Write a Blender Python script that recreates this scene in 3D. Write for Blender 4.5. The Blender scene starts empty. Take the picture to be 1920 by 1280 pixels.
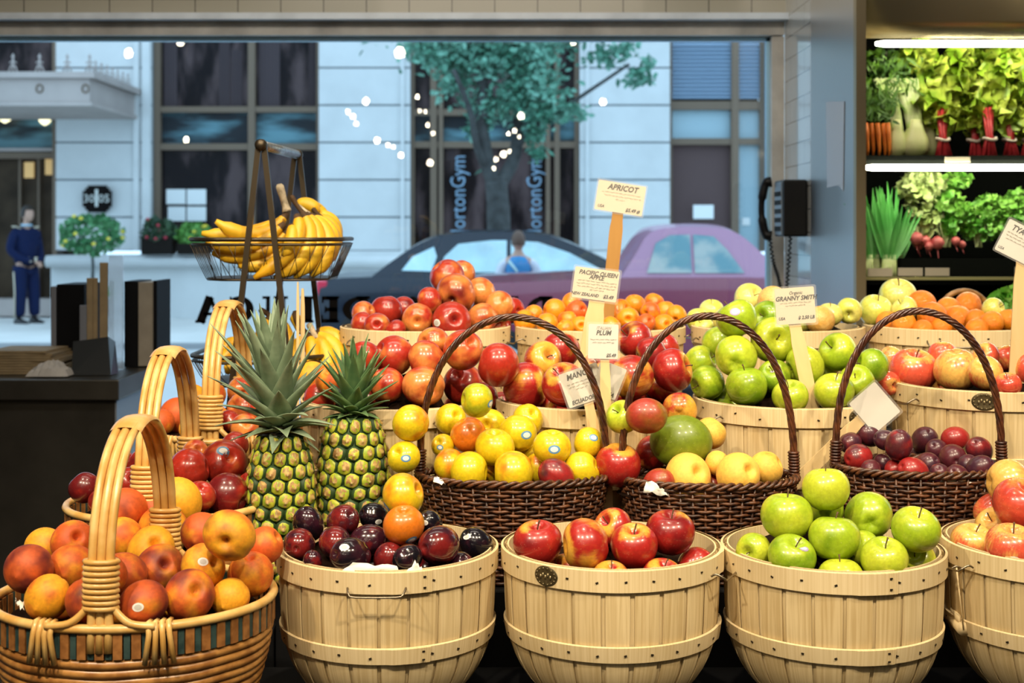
import bpy, bmesh, math, random
from math import sin, cos, pi, radians as RAD, sqrt, atan2, exp
from mathutils import Vector as V, Matrix, Euler, Quaternion
from mathutils.bvhtree import BVHTree
rnd = random.Random(7)
SC = bpy.context.scene
COL = SC.collection
# ---------------------------------------------------------------- camera, world, light, exposure
F, HX, HY, EYE = 2500.0, 960.0, 430.0, 1.45       # focal length in pixels, horizon row, eye height
def P(px, py, Y):
    return V(((px-HX)/F*Y, Y, EYE-(py-HY)/F*Y))
cd = bpy.data.cameras.new('camera'); cam = bpy.data.objects.new('camera', cd); COL.objects.link(cam)
cam.location = (0, 0, EYE); cam.rotation_euler = (pi/2, 0, 0)
cd.sensor_width = 36; cd.lens = F/1920*36; cd.shift_y = -(640-HY)/1920
cd.clip_start = .05; cd.clip_end = 200
cd.dof.use_dof = True; cd.dof.focus_distance = 2.25; cd.dof.aperture_fstop = 6.3
SC.camera = cam
SC.view_settings.view_transform = 'Standard'; SC.view_settings.look = 'None'
SC.view_settings.exposure = 0.1; SC.view_settings.gamma = 1; SC.view_settings.use_curve_mapping = False
try:
    SC.cycles.use_denoising = True; SC.cycles.denoiser = 'OPENIMAGEDENOISE'
    SC.cycles.max_bounces = 7; SC.cycles.diffuse_bounces = 3; SC.cycles.glossy_bounces = 3
    SC.cycles.transparent_max_bounces = 10; SC.cycles.sample_clamp_indirect = 4
    SC.cycles.caustics_reflective = False; SC.cycles.caustics_refractive = False
except Exception: pass
W = bpy.data.worlds.new('overcast_sky'); SC.world = W; W.use_nodes = True
bgn = W.node_tree.nodes['Background']; bgn.inputs[0].default_value = (.62, .90, 1.14, 1); bgn.inputs[1].default_value = 1.8
def lamp(name, typ, loc, target, energy, color, size=.1, cone=70, blend=.6, sizey=None):
    d = bpy.data.lights.new(name, typ); o = bpy.data.objects.new(name, d); COL.objects.link(o)
    d.energy = energy; d.color = color
    if typ == 'AREA':
        d.size = size
        if sizey: d.shape = 'RECTANGLE'; d.size_y = sizey
    else: d.shadow_soft_size = size
    if typ == 'SPOT': d.spot_size = RAD(cone); d.spot_blend = blend
    o.location = loc
    o.rotation_euler = (V(target)-V(loc)).to_track_quat('-Z', 'Y').to_euler()
    return o
WARM = (1, .84, .60)
KEYS = [((-1.5, .35, 3.2), (-.55, 2.1, 1.0), 175), ((-.45, .1, 3.2), (-.1, 2.2, 1.0), 185), ((.75, .25, 3.2), (.45, 2.3, 1.0), 185),
        ((1.7, .7, 3.2), (.95, 2.4, 1.0), 160), ((.1, 1.75, 3.2), (.05, 2.8, 1.1), 80), ((-1.0, 1.7, 3.2), (-.55, 2.7, 1.1), 60), ((1.2, 1.9, 3.2), (.9, 2.9, 1.1), 80)]
for i, (a, b, e) in enumerate(KEYS): lamp('spot_lamp', 'SPOT', a, b, e, WARM, .045, 62, .8)
lamp('ceiling_fill', 'AREA', (0, -.4, 3.3), (0, .6, 0), 12, (1, .86, .68), 2.2, sizey=1.2)
lamp('ceiling_fill_window', 'AREA', (-.2, 4.3, 3.3), (-.2, 4.3, 0), 5, (1, .88, .7), 1.6, sizey=.8)
lamp('ceiling_fill_front_wall', 'AREA', (-.3, 2.6, 3.3), (-.3, 5.5, 2.0), 42, (1, .93, .82), 2.4, sizey=.5)  # added fill lamp, brightens the trim and tile above the window
# ---------------------------------------------------------------- helpers
class MB:
    """collects geometry for ONE mesh"""
    def __init__(s): s.v = []; s.f = []; s.m = []; s.uv = []; s.cur = 0
    def quad(s, ids, uvs=None): s.f.append(tuple(ids)); s.m.append(s.cur); s.uv.append(uvs)
    def grid(s, pts, nu, nv, cu=False, cv=False, uvf=None):
        b = len(s.v); s.v.extend([tuple(p) for p in pts])
        for j in range(nv if cv else nv-1):
            for i in range(nu if cu else nu-1):
                i2 = (i+1) % nu; j2 = (j+1) % nv
                u = None
                if uvf: u = [uvf(i, j), uvf(i+1, j), uvf(i+1, j+1), uvf(i, j+1)]
                s.quad((b+j*nu+i, b+j*nu+i2, b+j2*nu+i2, b+j2*nu+i), u)
    def poly(s, pts): b = len(s.v); s.v.extend([tuple(p) for p in pts]); s.quad(range(b, b+len(pts)))
    def box(s, c, size, rot=None, uvo=None):
        c = V(c); h = V(size)/2; R = rot.to_matrix() if hasattr(rot, 'to_matrix') else rot
        b = len(s.v)
        for x, y, z in ((-1,-1,-1),(1,-1,-1),(1,1,-1),(-1,1,-1),(-1,-1,1),(1,-1,1),(1,1,1),(-1,1,1)):
            p = V((x*h.x, y*h.y, z*h.z))
            if R is not None: p = R @ p
            s.v.append(tuple(c+p))
        for q in ((0,3,2,1),(4,5,6,7),(0,1,5,4),(1,2,6,5),(2,3,7,6),(3,0,4,7)): s.quad([b+k for k in q])
    def bar(s, a, b, w, t, up=(0,0,1)):
        a = V(a); b = V(b); d = (b-a); L = d.length; d.normalize()
        u = V(up); x = d.cross(u)
        if x.length < 1e-4: x = d.cross(V((1,0,0)))
        x.normalize(); z = x.cross(d)
        R = Matrix((x, d, z)).transposed()
        s.box((a+b)/2, (w, L, t), R)
    def tube(s, pts, r, n=8, closed=False, cap=True, flat=1.0):
        pts = [V(p) for p in pts]; m = len(pts)
        rr = r if isinstance(r, (list, tuple)) else [r]*m
        tang = []
        for i in range(m):
            if closed: t = pts[(i+1) % m]-pts[i-1]
            else: t = pts[min(i+1, m-1)]-pts[max(i-1, 0)]
            if t.length < 1e-9: t = V((0, 0, 1))
            tang.append(t.normalized())
        nrm = tang[0].orthogonal().normalized(); out = []
        for i in range(m):
            nrm = nrm-tang[i]*nrm.dot(tang[i]); nrm = nrm.normalized() if nrm.length > 1e-6 else tang[i].orthogonal().normalized()
            bn = tang[i].cross(nrm)
            for k in range(n):
                a = 2*pi*k/n
                out.append(pts[i]+nrm*cos(a)*rr[i]+bn*sin(a)*rr[i]*flat)
        b = len(s.v)
        s.grid(out, n, m, cu=True, cv=closed, uvf=lambda i, j: (i/n, j/max(1, m)))
        if cap and not closed:
            s.quad([b+k for k in range(n)][::-1]); s.quad([b+(m-1)*n+k for k in range(n)])
    def lathe(s, prof, n=24, c=(0,0,0), cap=True, ax=1.0, ay=1.0, fn=None):
        out = []
        for (r, z) in prof:
            for k in range(n):
                a = 2*pi*k/n; q = r*(fn(a, z) if fn else 1)
                out.append((c[0]+q*cos(a)*ax, c[1]+q*sin(a)*ay, c[2]+z))
        b = len(s.v); s.grid(out, n, len(prof), cu=True)
        if cap:
            if prof[0][0] > 1e-6: s.quad([b+k for k in range(n)][::-1])
            if prof[-1][0] > 1e-6: s.quad([b+(len(prof)-1)*n+k for k in range(n)])
    def mesh(s, name, mats, smooth=True):
        me = bpy.data.meshes.new(name); me.from_pydata(s.v, [], s.f)
        for m in (mats if isinstance(mats, (list, tuple)) else [mats]): me.materials.append(m)
        me.polygons.foreach_set('material_index', s.m)
        if smooth: me.polygons.foreach_set('use_smooth', [True]*len(s.f))
        if any(u is not None for u in s.uv):
            ul = me.uv_layers.new(name='uv'); k = 0; dat = []
            for f, u in zip(s.f, s.uv):
                if u is None: dat += [0.0]*(2*len(f))
                else:
                    for q in u: dat += [q[0], q[1]]
            ul.data.foreach_set('uv', dat)
        me.update(); return me
    def build(s, name, mats, parent=None, smooth=True, loc=None, sharp=None):
        me = s.mesh(name, mats, smooth)
        o = bpy.data.objects.new(name, me); COL.objects.link(o)
        if parent: o.parent = parent
        if loc is not None: o.location = loc
        if sharp:
            bm = bmesh.new(); bm.from_mesh(me)
            for e in bm.edges:
                if len(e.link_faces) == 2 and e.calc_face_angle(0) > RAD(sharp): e.smooth = False
            bm.to_mesh(me); bm.free()
        return o
def sharpen(me, deg=35):
    bm = bmesh.new(); bm.from_mesh(me)
    for e in bm.edges:
        if len(e.link_faces) == 2 and e.calc_face_angle(0) > RAD(deg): e.smooth = False
    bm.to_mesh(me); bm.free()
def tag(o, label=None, cat=None, group=None, kind=None):
    if label: o['label'] = label
    if cat: o['category'] = cat
    if group: o['group'] = group
    if kind: o['kind'] = kind
    return o
def empty(name, loc=(0,0,0), label=None, cat=None, group=None, rz=0):
    o = bpy.data.objects.new(name, None); COL.objects.link(o); o.location = loc; o.rotation_euler = (0, 0, rz)
    o.empty_display_size = .05
    return tag(o, label, cat, group)
def link(name, me, parent=None, loc=None, rot=None, scale=None):
    o = bpy.data.objects.new(name, me); COL.objects.link(o)
    if parent: o.parent = parent
    if loc is not None: o.location = loc
    if rot is not None: o.rotation_euler = rot
    if scale is not None: o.scale = scale if hasattr(scale, '__len__') else (scale,)*3
    return o
def box1(name, c, size, m, parent=None, rot=None, bev=0):
    b = MB(); b.box((0,0,0), size); o = b.build(name, m, parent, smooth=False, loc=c)
    if rot is not None: o.rotation_euler = rot
    if bev:
        md = o.modifiers.new('bevel', 'BEVEL'); md.width = bev; md.segments = 2
    return o
def bez(a, b, c, n=10):
    a, b, c = V(a), V(b), V(c)
    return [a*(1-t)**2+b*2*t*(1-t)+c*t*t for t in [i/(n-1) for i in range(n)]]
def spline(pts, n=6):
    pts = [V(p) for p in pts]; out = []
    for i in range(len(pts)-1):
        p0 = pts[max(i-1, 0)]; p1 = pts[i]; p2 = pts[i+1]; p3 = pts[min(i+2, len(pts)-1)]
        for k in range(n):
            t = k/n
            out.append(.5*((2*p1)+(p2-p0)*t+(2*p0-5*p1+4*p2-p3)*t*t+(3*p1-p0-3*p2+p3)*t**3))
    out.append(pts[-1]); return out
# ---------------------------------------------------------------- materials
def newmat(name):
    m = bpy.data.materials.new(name); m.use_nodes = True; nt = m.node_tree
    return m, nt, nt.nodes['Principled BSDF']
def N(nt, t, **kw):
    n = nt.nodes.new(t)
    for k, v in kw.items():
        if k.startswith('i_'):
            key = k[2:]; key = int(key) if key.isdigit() else key.replace('_', ' ')
            n.inputs[key].default_value = v
        else: setattr(n, k, v)
    return n
def L(nt, a, b): nt.links.new(a, b)
def c4(c): return (c[0], c[1], c[2], 1)
def simple(name, c, rough=.5, metal=0, emit=0, spec=.5, coat=0, noise=0, nscale=20, bump=0, emitc=None, trans=0, alpha=1):
    m, nt, p = newmat(name)
    p.inputs['Base Color'].default_value = c4(c); p.inputs['Roughness'].default_value = rough
    p.inputs['Metallic'].default_value = metal; p.inputs['Specular IOR Level'].default_value = spec
    p.inputs['Coat Weight'].default_value = coat; p.inputs['Transmission Weight'].default_value = trans
    if emit: p.inputs['Emission Color'].default_value = c4(emitc or c); p.inputs['Emission Strength'].default_value = emit
    if noise or bump:
        tc = N(nt, 'ShaderNodeTexCoord'); nz = N(nt, 'ShaderNodeTexNoise'); nz.inputs['Scale'].default_value = nscale; nz.inputs['Detail'].default_value = 4
        L(nt, tc.outputs['Object'], nz.inputs['Vector'])
        if noise:
            mr = N(nt, 'ShaderNodeMapRange'); mr.inputs[1].default_value = .3; mr.inputs[2].default_value = .7
            mr.inputs[3].default_value = 1-noise; mr.inputs[4].default_value = 1+noise
            mx = N(nt, 'ShaderNodeVectorMath', operation='SCALE'); mx.inputs[0].default_value = c[:3]
            L(nt, nz.outputs[0], mr.inputs[0]); L(nt, mr.outputs[0], mx.inputs['Scale']); L(nt, mx.outputs[0], p.inputs['Base Color'])
        if bump:
            bp = N(nt, 'ShaderNodeBump'); bp.inputs['Strength'].default_value = bump; bp.inputs['Distance'].default_value = .01
            L(nt, nz.outputs[0], bp.inputs['Height']); L(nt, bp.outputs[0], p.inputs['Normal'])
    return m
def mixc(nt, fac, a, b):
    n = N(nt, 'ShaderNodeMix', data_type='RGBA')
    if isinstance(fac, (int, float)): n.inputs[0].default_value = fac
    else: L(nt, fac, n.inputs[0])
    for v, i in ((a, 6), (b, 7)):
        if isinstance(v, (tuple, list)): n.inputs[i].default_value = c4(v)
        else: L(nt, v, n.inputs[i])
    return n.outputs[2]
def mth(nt, op, a, b=None, clamp=False):
    n = N(nt, 'ShaderNodeMath', operation=op); n.use_clamp = clamp
    for v, i in ((a, 0), (b, 1)):
        if v is None: continue
        if isinstance(v, (int, float)): n.inputs[i].default_value = v
        else: L(nt, v, n.inputs[i])
    return n.outputs[0]
def smooth(nt, x, a, b):
    n = N(nt, 'ShaderNodeMapRange', interpolation_type='SMOOTHSTEP'); n.inputs[1].default_value = a; n.inputs[2].default_value = b
    L(nt, x, n.inputs[0]); return n.outputs[0]
def fruit_mat(name, base, blush, deep, rough=.3, coat=.3, nscale=1.3, soft=.25, topk=0., streak=0., speck=0., bump=0., bscale=40, sheen=0.):
    """base skin, blush patch and deep patch: Object Info colour R/G set how much of each one fruit shows"""
    m, nt, p = newmat(name)
    tc = N(nt, 'ShaderNodeTexCoord'); oi = N(nt, 'ShaderNodeObjectInfo')
    sep = N(nt, 'ShaderNodeSeparateColor'); L(nt, oi.outputs['Color'], sep.inputs[0])
    off = N(nt, 'ShaderNodeVectorMath', operation='ADD'); L(nt, tc.outputs['Object'], off.inputs[0])
    rs = mth(nt, 'MULTIPLY', oi.outputs['Random'], 37.0); cb = N(nt, 'ShaderNodeCombineXYZ')
    L(nt, rs, cb.inputs[0]); L(nt, mth(nt, 'MULTIPLY', rs, 1.7), cb.inputs[1]); L(nt, rs, cb.inputs[2]); L(nt, cb.outputs[0], off.inputs[1])
    nz = N(nt, 'ShaderNodeTexNoise'); nz.inputs['Scale'].default_value = nscale; nz.inputs['Detail'].default_value = 2; nz.inputs['Roughness'].default_value = .45
    L(nt, off.outputs[0], nz.inputs['Vector'])
    nz2 = N(nt, 'ShaderNodeTexNoise'); nz2.inputs['Scale'].default_value = nscale*.9; nz2.inputs['Detail'].default_value = 2
    o2 = N(nt, 'ShaderNodeVectorMath', operation='ADD'); L(nt, off.outputs[0], o2.inputs[0]); o2.inputs[1].default_value = (5, 9, 3); L(nt, o2.outputs[0], nz2.inputs['Vector'])
    f = mth(nt, 'ADD', mth(nt, 'MULTIPLY', mth(nt, 'SUBTRACT', nz.outputs[0], .5), 1.6), sep.outputs[0])
    sx = N(nt, 'ShaderNodeSeparateXYZ'); L(nt, tc.outputs['Object'], sx.inputs[0])
    if topk: f = mth(nt, 'SUBTRACT', f, mth(nt, 'MULTIPLY', smooth(nt, sx.outputs[2], .45, .85), topk))
    if streak:
        sc = N(nt, 'ShaderNodeVectorMath', operation='MULTIPLY'); L(nt, off.outputs[0], sc.inputs[0]); sc.inputs[1].default_value = (9, 9, .9)
        n3 = N(nt, 'ShaderNodeTexNoise'); n3.inputs['Scale'].default_value = 1.3; n3.inputs['Detail'].default_value = 3; L(nt, sc.outputs[0], n3.inputs['Vector'])
        f = mth(nt, 'ADD', f, mth(nt, 'MULTIPLY', mth(nt, 'SUBTRACT', n3.outputs[0], .5), streak))
    fac = smooth(nt, f, .5-soft, .5+soft)
    col = mixc(nt, fac, base, blush)
    g = mth(nt, 'ADD', mth(nt, 'MULTIPLY', mth(nt, 'SUBTRACT', nz2.outputs[0], .5), 1.6), sep.outputs[1])
    col = mixc(nt, smooth(nt, g, .5-soft, .5+soft), col, deep)
    if speck:
        vo = N(nt, 'ShaderNodeTexVoronoi'); vo.inputs['Scale'].default_value = 9; L(nt, off.outputs[0], vo.inputs['Vector'])
        sp = mth(nt, 'MULTIPLY', mth(nt, 'SUBTRACT', 1.0, smooth(nt, vo.outputs['Distance'], .06, .16)), speck)
        col = mixc(nt, sp, col, (.85, .70, .42))
    fine = N(nt, 'ShaderNodeTexNoise'); fine.inputs['Scale'].default_value = 7; fine.inputs['Detail'].default_value = 5; L(nt, off.outputs[0], fine.inputs['Vector'])
    hs = N(nt, 'ShaderNodeHueSaturation'); L(nt, col, hs.inputs['Color'])
    vv = N(nt, 'ShaderNodeMapRange'); vv.inputs[1].default_value = .3; vv.inputs[2].default_value = .7; vv.inputs[3].default_value = .86; vv.inputs[4].default_value = 1.12
    L(nt, fine.outputs[0], vv.inputs[0]); L(nt, vv.outputs[0], hs.inputs['Value'])
    L(nt, hs.outputs[0], p.inputs['Base Color'])
    p.inputs['Roughness'].default_value = rough; p.inputs['Coat Weight'].default_value = coat; p.inputs['Coat Roughness'].default_value = .12
    if sheen: p.inputs['Sheen Weight'].default_value = sheen; p.inputs['Sheen Roughness'].default_value = .4; p.inputs['Sheen Tint'].default_value = (1, .75, .5, 1)
    if bump:
        bn = N(nt, 'ShaderNodeTexNoise'); bn.inputs['Scale'].default_value = bscale; bn.inputs['Detail'].default_value = 2; L(nt, off.outputs[0], bn.inputs['Vector'])
        bp = N(nt, 'ShaderNodeBump'); bp.inputs['Strength'].default_value = bump; bp.inputs['Distance'].default_value = .02
        L(nt, bn.outputs[0], bp.inputs['Height']); L(nt, bp.outputs[0], p.inputs['Normal'])
    return m
def wood_mat(name, c1, c2, rough=.55, use_uv=True, stretch=(220, 6), bump=.15):
    m, nt, p = newmat(name)
    tc = N(nt, 'ShaderNodeTexCoord'); oi = N(nt, 'ShaderNodeObjectInfo')
    sc = N(nt, 'ShaderNodeVectorMath', operation='MULTIPLY'); sc.inputs[1].default_value = (stretch[0], stretch[1], 1)
    L(nt, tc.outputs['UV'], sc.inputs[0])
    nz = N(nt, 'ShaderNodeTexNoise', noise_dimensions='3D'); nz.inputs['Scale'].default_value = 1; nz.inputs['Detail'].default_value = 3; nz.inputs['Distortion'].default_value = .4
    L(nt, sc.outputs[0], nz.inputs['Vector'])
    lo = N(nt, 'ShaderNodeTexNoise', noise_dimensions='3D'); lo.inputs['Scale'].default_value = 1; lo.inputs['Detail'].default_value = 1
    s2 = N(nt, 'ShaderNodeVectorMath', operation='MULTIPLY'); s2.inputs[1].default_value = (9, 4, 1); L(nt, tc.outputs['UV'], s2.inputs[0]); L(nt, s2.outputs[0], lo.inputs['Vector'])
    f = mth(nt, 'ADD', mth(nt, 'MULTIPLY', smooth(nt, nz.outputs[0], .35, .68), .55), mth(nt, 'MULTIPLY', smooth(nt, lo.outputs[0], .35, .65), .45))
    col = mixc(nt, f, c1, c2)
    hs = N(nt, 'ShaderNodeHueSaturation'); L(nt, col, hs.inputs['Color'])
    vr = N(nt, 'ShaderNodeMapRange'); vr.inputs[3].default_value = .93; vr.inputs[4].default_value = 1.05; L(nt, oi.outputs['Random'], vr.inputs[0]); L(nt, vr.outputs[0], hs.inputs['Value'])
    L(nt, hs.outputs[0], p.inputs['Base Color']); p.inputs['Roughness'].default_value = rough; p.inputs['Specular IOR Level'].default_value = .35
    bp = N(nt, 'ShaderNodeBump'); bp.inputs['Strength'].default_value = bump; bp.inputs['Distance'].default_value = .002
    L(nt, nz.outputs[0], bp.inputs['Height']); L(nt, bp.outputs[0], p.inputs['Normal'])
    return m
def tube_mat(name, c1, c2, rough=.4, scale=60, coat=.2, bump=.3):
    m, nt, p = newmat(name); tc = N(nt, 'ShaderNodeTexCoord')
    nz = N(nt, 'ShaderNodeTexNoise'); nz.inputs['Scale'].default_value = scale; nz.inputs['Detail'].default_value = 3; L(nt, tc.outputs['Object'], nz.inputs['Vector'])
    L(nt, mixc(nt, smooth(nt, nz.outputs[0], .35, .68), c1, c2), p.inputs['Base Color'])
    p.inputs['Roughness'].default_value = rough; p.inputs['Coat Weight'].default_value = coat; p.inputs['Coat Roughness'].default_value = .25
    bp = N(nt, 'ShaderNodeBump'); bp.inputs['Strength'].default_value = bump; bp.inputs['Distance'].default_value = .003
    L(nt, nz.outputs[0], bp.inputs['Height']); L(nt, bp.outputs[0], p.inputs['Normal'])
    return m
M = {}
M['slat'] = wood_mat('pale_slat_wood', (.76, .60, .34), (.52, .37, .17))
M['hoop'] = wood_mat('pale_hoop_wood', (.80, .64, .38), (.62, .46, .23), stretch=(6, 260))
M['stick'] = wood_mat('stake_wood', (.78, .58, .30), (.64, .44, .19), stretch=(160, 5)); M['stick_dark'] = wood_mat('amber_stake_wood', (.44, .23, .06), (.33, .165, .04), stretch=(160, 5))
M['staple'] = simple('staple_metal', (.06, .045, .03), .4, .8)
M['wire'] = simple('handle_wire', (.30, .25, .18), .35, 1)
M['badge'] = simple('bronze_badge', (.10, .075, .035), .45, .6, noise=.5, nscale=150)
M['badge_light'] = simple('badge_relief', (.30, .24, .13), .4, .7)
M['gap_shade'] = simple('gap_shade_dark', (.012, .006, .004), .9, spec=.05)
M['paper'] = simple('white_tissue', (.8, .77, .7), .8)
M['black'] = simple('black_display', (.006, .006, .007), .6, spec=.2)
M['wicker'] = tube_mat('dark_wicker', (.028, .009, .004), (.13, .045, .015), .42, 90, .12)
M['wicker_rope'] = tube_mat('dark_wicker_rope', (.030, .008, .005), (.11, .034, .013), .32, 60, .4)
M['rattan'] = tube_mat('honey_rattan', (.66, .36, .09), (.82, .54, .20), .33, 25, .4, .1)
M['rattan_body'] = tube_mat('brown_rattan', (.30, .12, .028), (.54, .26, .07), .35, 40, .4, .2)
M['band_brown'] = tube_mat('brown_binding', (.22, .085, .022), (.38, .16, .045), .45, 60, .2)
M['band_teal'] = tube_mat('teal_binding', (.02, .045, .045), (.04, .078, .072), .5, 60, .1)
M['steel'] = simple('brushed_steel', (.62, .62, .62), .3, 1, bump=.05, nscale=6)
M['bronze'] = simple('dark_bronze', (.075, .058, .038), .38, .8)
M['galv'] = simple('galvanised', (.42, .44, .46), .4, .9, noise=.35, nscale=90)
M['card'] = simple('cream_card', (.66, .58, .43), .6)
M['card_white'] = simple('white_card', (.72, .69, .62), .5)
M['ink'] = simple('black_ink', (.010, .008, .007), .7, spec=.1)
M['ink_grey'] = simple('grey_ink', (.33, .27, .20), .7)
M['stem'] = simple('fruit_stem', (.10, .055, .02), .7)
M['white'] = simple('white_sticker', (.80, .80, .77), .35)
M['sk_blue'] = simple('blue_sticker', (.12, .30, .52), .35)
M['sk_purple'] = simple('mauve_sticker', (.36, .30, .50), .35)
M['sk_red'] = simple('red_print', (.50, .10, .10), .35)
# ================================================================ fruit
def shape_apple(t, a):
    r = sin(t)**.86*(1+.07*cos(t)); z = cos(t)*.90
    lob = (1-cos(t))/2
    r *= 1+.022*cos(5*a)*lob
    z -= .40*exp(-(r/.27)**2)*(1 if cos(t) > 0 else 0)
    if cos(t) < 0: z += .22*exp(-(r/.24)**2)+.02*cos(5*a)*exp(-((r-.4)/.25)**2)
    return r*cos(a), r*sin(a), z
def _seam(a, w):
    d = (a+pi) % (2*pi)-pi
    return exp(-(d/w)**2)
def shape_peach(t, a):
    r = sin(t)**.92; z = cos(t)*.93
    r *= 1-.085*_seam(a, .16)*(.25+.75*max(0, cos(t*.75)))
    r *= 1+.025*cos(2*a)
    if cos(t) > 0: z -= .42*exp(-(r/.17)**2)+.05*exp(-(r/.4)**2)
    else: z -= .07*exp(-(r/.14)**2)
    return r*cos(a), r*sin(a), z
def shape_plum(t, a):
    r = sin(t)**.95*.90; z = cos(t)*1.0
    r *= 1-.05*_seam(a, .13)
    if cos(t) > 0: z -= .18*exp(-(r/.13)**2)
    return r*cos(a), r*sin(a), z
def shape_orange(t, a):
    r = sin(t)**.96; z = cos(t)*.96
    if cos(t) > 0: z -= .05*exp(-(r/.12)**2)
    return r*cos(a), r*sin(a), z
def shape_mango(t, a):
    x, y, z = sin(t)*cos(a), sin(t)*sin(a)*.86, cos(t)
    x *= .80+.06*z; x += .10*(z*z)-.05
    z *= 1.04
    if z > .5: x -= .10*(z-.5)
    return x, y, z
def shape_pear(t, a):
    r = sin(t)*.86; z = cos(t)*1.0
    if z > 0: r *= 1-.42*z**1.4; z *= 1.25
    return r*cos(a), r*sin(a), z-.1
SH = dict(apple=shape_apple, peach=shape_peach, plum=shape_plum, orange=shape_orange, mango=shape_mango, pear=shape_pear)
SMESH = {}
def fmesh(shape, matname, nm):
    key = (shape, matname)
    if key in SMESH: return SMESH[key]
    nu, nv = 36, 24; f = SH[shape]; mb = MB(); pts = []
    for j in range(nv):
        t = pi*(j+.02)/(nv-1+.04); t = min(max(t, .012), pi-.012)
        for i in range(nu): pts.append(f(t, 2*pi*i/nu))
    mb.grid([(p[0], p[1], p[2]) for p in pts], nu, nv, cu=True)
    mb.f = [tuple(reversed(q)) for q in mb.f]
    mb.quad(list(range(nu))); mb.quad([(nv-1)*nu+k for k in range(nu)][::-1])
    me = mb.mesh(nm, M[matname]); bv = BVHTree.FromPolygons(mb.v, mb.f)
    SMESH[key] = (me, bv); return SMESH[key]
R0, G0 = (.30, .012, .010), (.055, .006, .012)
M['f_red'] = fruit_mat('red_apple_skin', (.70, .36, .045), (.36, .018, .014), (.18, .008, .010), .30, .4, .9, .2, topk=.55, streak=.28, speck=.22)
M['f_pink'] = fruit_mat('pink_apple_skin', (.74, .42, .10), (.62, .085, .045), (.42, .03, .02), .27, .5, 1.0, .26, topk=.5, streak=.7, speck=.3)
M['f_green'] = fruit_mat('green_apple_skin', (.31, .44, .018), (.50, .56, .035), (.13, .25, .008), .3, .35, .9, .3, speck=.35)
M['f_lime'] = fruit_mat('pale_yellow_apple_skin', (.60, .62, .10), (.76, .70, .20), (.40, .48, .05), .28, .45, .9, .3, speck=.2)
M['f_peach'] = fruit_mat('peach_skin', (.84, .38, .018), (.58, .095, .012), (.13, .012, .012), .58, .0, 1.0, .28, bump=.05, bscale=60, sheen=.04)
M['f_pale'] = fruit_mat('yellow_peach_skin', (.80, .47, .075), (.76, .32, .025), (.42, .10, .03), .60, .0, 1.1, .3, bump=.05, bscale=60, sheen=.12)
M['f_nect'] = fruit_mat('nectarine_skin', (.70, .24, .055), (.38, .026, .014), (.13, .008, .010), .28, .4, 1.0, .28, speck=.12)
M['f_plum'] = fruit_mat('black_plum_skin', (.035, .008, .016), (.17, .012, .012), (.006, .005, .009), .18, .7, 1.3, .22, speck=.05)
M['f_rplum'] = fruit_mat('red_plum_skin', (.085, .014, .022), (.30, .016, .016), (.045, .012, .026), .34, .3, 1.2, .25, speck=.1)
M['f_yplum'] = fruit_mat('yellow_plum_skin', (.68, .50, .012), (.66, .17, .012), (.40, .43, .015), .3, .35, 1.0, .24, speck=.06)
M['f_apricot'] = fruit_mat('apricot_skin', (.80, .27, .008), (.62, .10, .012), (.80, .36, .014), .42, .2, 1.1, .26, sheen=.1)
M['f_orange'] = fruit_mat('orange_peel', (.82, .23, .006), (.78, .18, .006), (.84, .30, .012), .38, .2, .8, .3, bump=.35, bscale=34)
M['f_mango'] = fruit_mat('mango_skin', (.15, .21, .012), (.34, .035, .020), (.46, .22, .02), .38, .2, .8, .3, speck=.2)
M['f_melon'] = fruit_mat('tan_melon_skin', (.72, .46, .14), (.66, .36, .08), (.6, .4, .12), .5, .1, 2, .3, bump=.2, bscale=12)
#            shape, material, object name, category, colour word
KIND = {
 'ra': ('apple', 'f_red', 'red_apple', 'apple'), 'pa': ('apple', 'f_pink', 'pink_apple', 'apple'),
 'ga': ('apple', 'f_green', 'green_apple', 'apple'), 'ya': ('apple', 'f_lime', 'yellow_apple', 'apple'),
 'pe': ('peach', 'f_peach', 'peach', 'peach'), 'pp': ('peach', 'f_pale', 'peach', 'peach'),
 'ne': ('peach', 'f_nect', 'nectarine', 'nectarine'), 'bp': ('plum', 'f_plum', 'plum', 'plum'),
 'rp': ('plum', 'f_rplum', 'plum', 'plum'), 'yp': ('peach', 'f_yplum', 'plum', 'plum'),
 'ap': ('peach', 'f_apricot', 'apricot', 'apricot'), 'or': ('orange', 'f_orange', 'orange', 'orange'),
 'ma': ('mango', 'f_mango', 'mango', 'mango'), 'ml': ('orange', 'f_melon', 'melon', 'melon'), 'pr': ('pear', 'f_pale', 'pear', 'pear')}
def colour_word(k, bl, dp):
    if k == 'ra': return 'deep red' if dp > .45 else ('red and yellow' if bl < .6 else 'bright red')
    if k == 'pa': return 'yellow and pink' if bl < .5 else 'rosy pink'
    if k == 'ga': return 'dark green' if dp > .45 else ('yellow-green' if bl > .55 else 'bright green')
    if k == 'ya': return 'pale yellow'
    if k == 'pe': return 'maroon-blushed' if dp > .42 else ('golden yellow' if bl < .35 else 'orange-red')
    if k in ('pp', 'pr'): return 'pale yellow'
    if k == 'ne': return 'dark maroon' if dp > .5 else ('orange-red' if bl < .5 else 'glossy red')
    if k == 'bp': return 'reddish black' if bl > .45 else 'glossy black'
    if k == 'rp': return 'bright red' if bl > .6 else 'dusky purple'
    if k == 'yp': return 'red-blushed yellow' if bl > .45 else ('lime yellow' if dp > .45 else 'clear yellow')
    if k == 'ap': return 'red-flushed' if bl > .5 else 'golden orange'
    if k == 'or': return 'bright'
    if k == 'ma': return 'red and green' if bl > .45 else 'large green'
    return 'tan'
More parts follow.
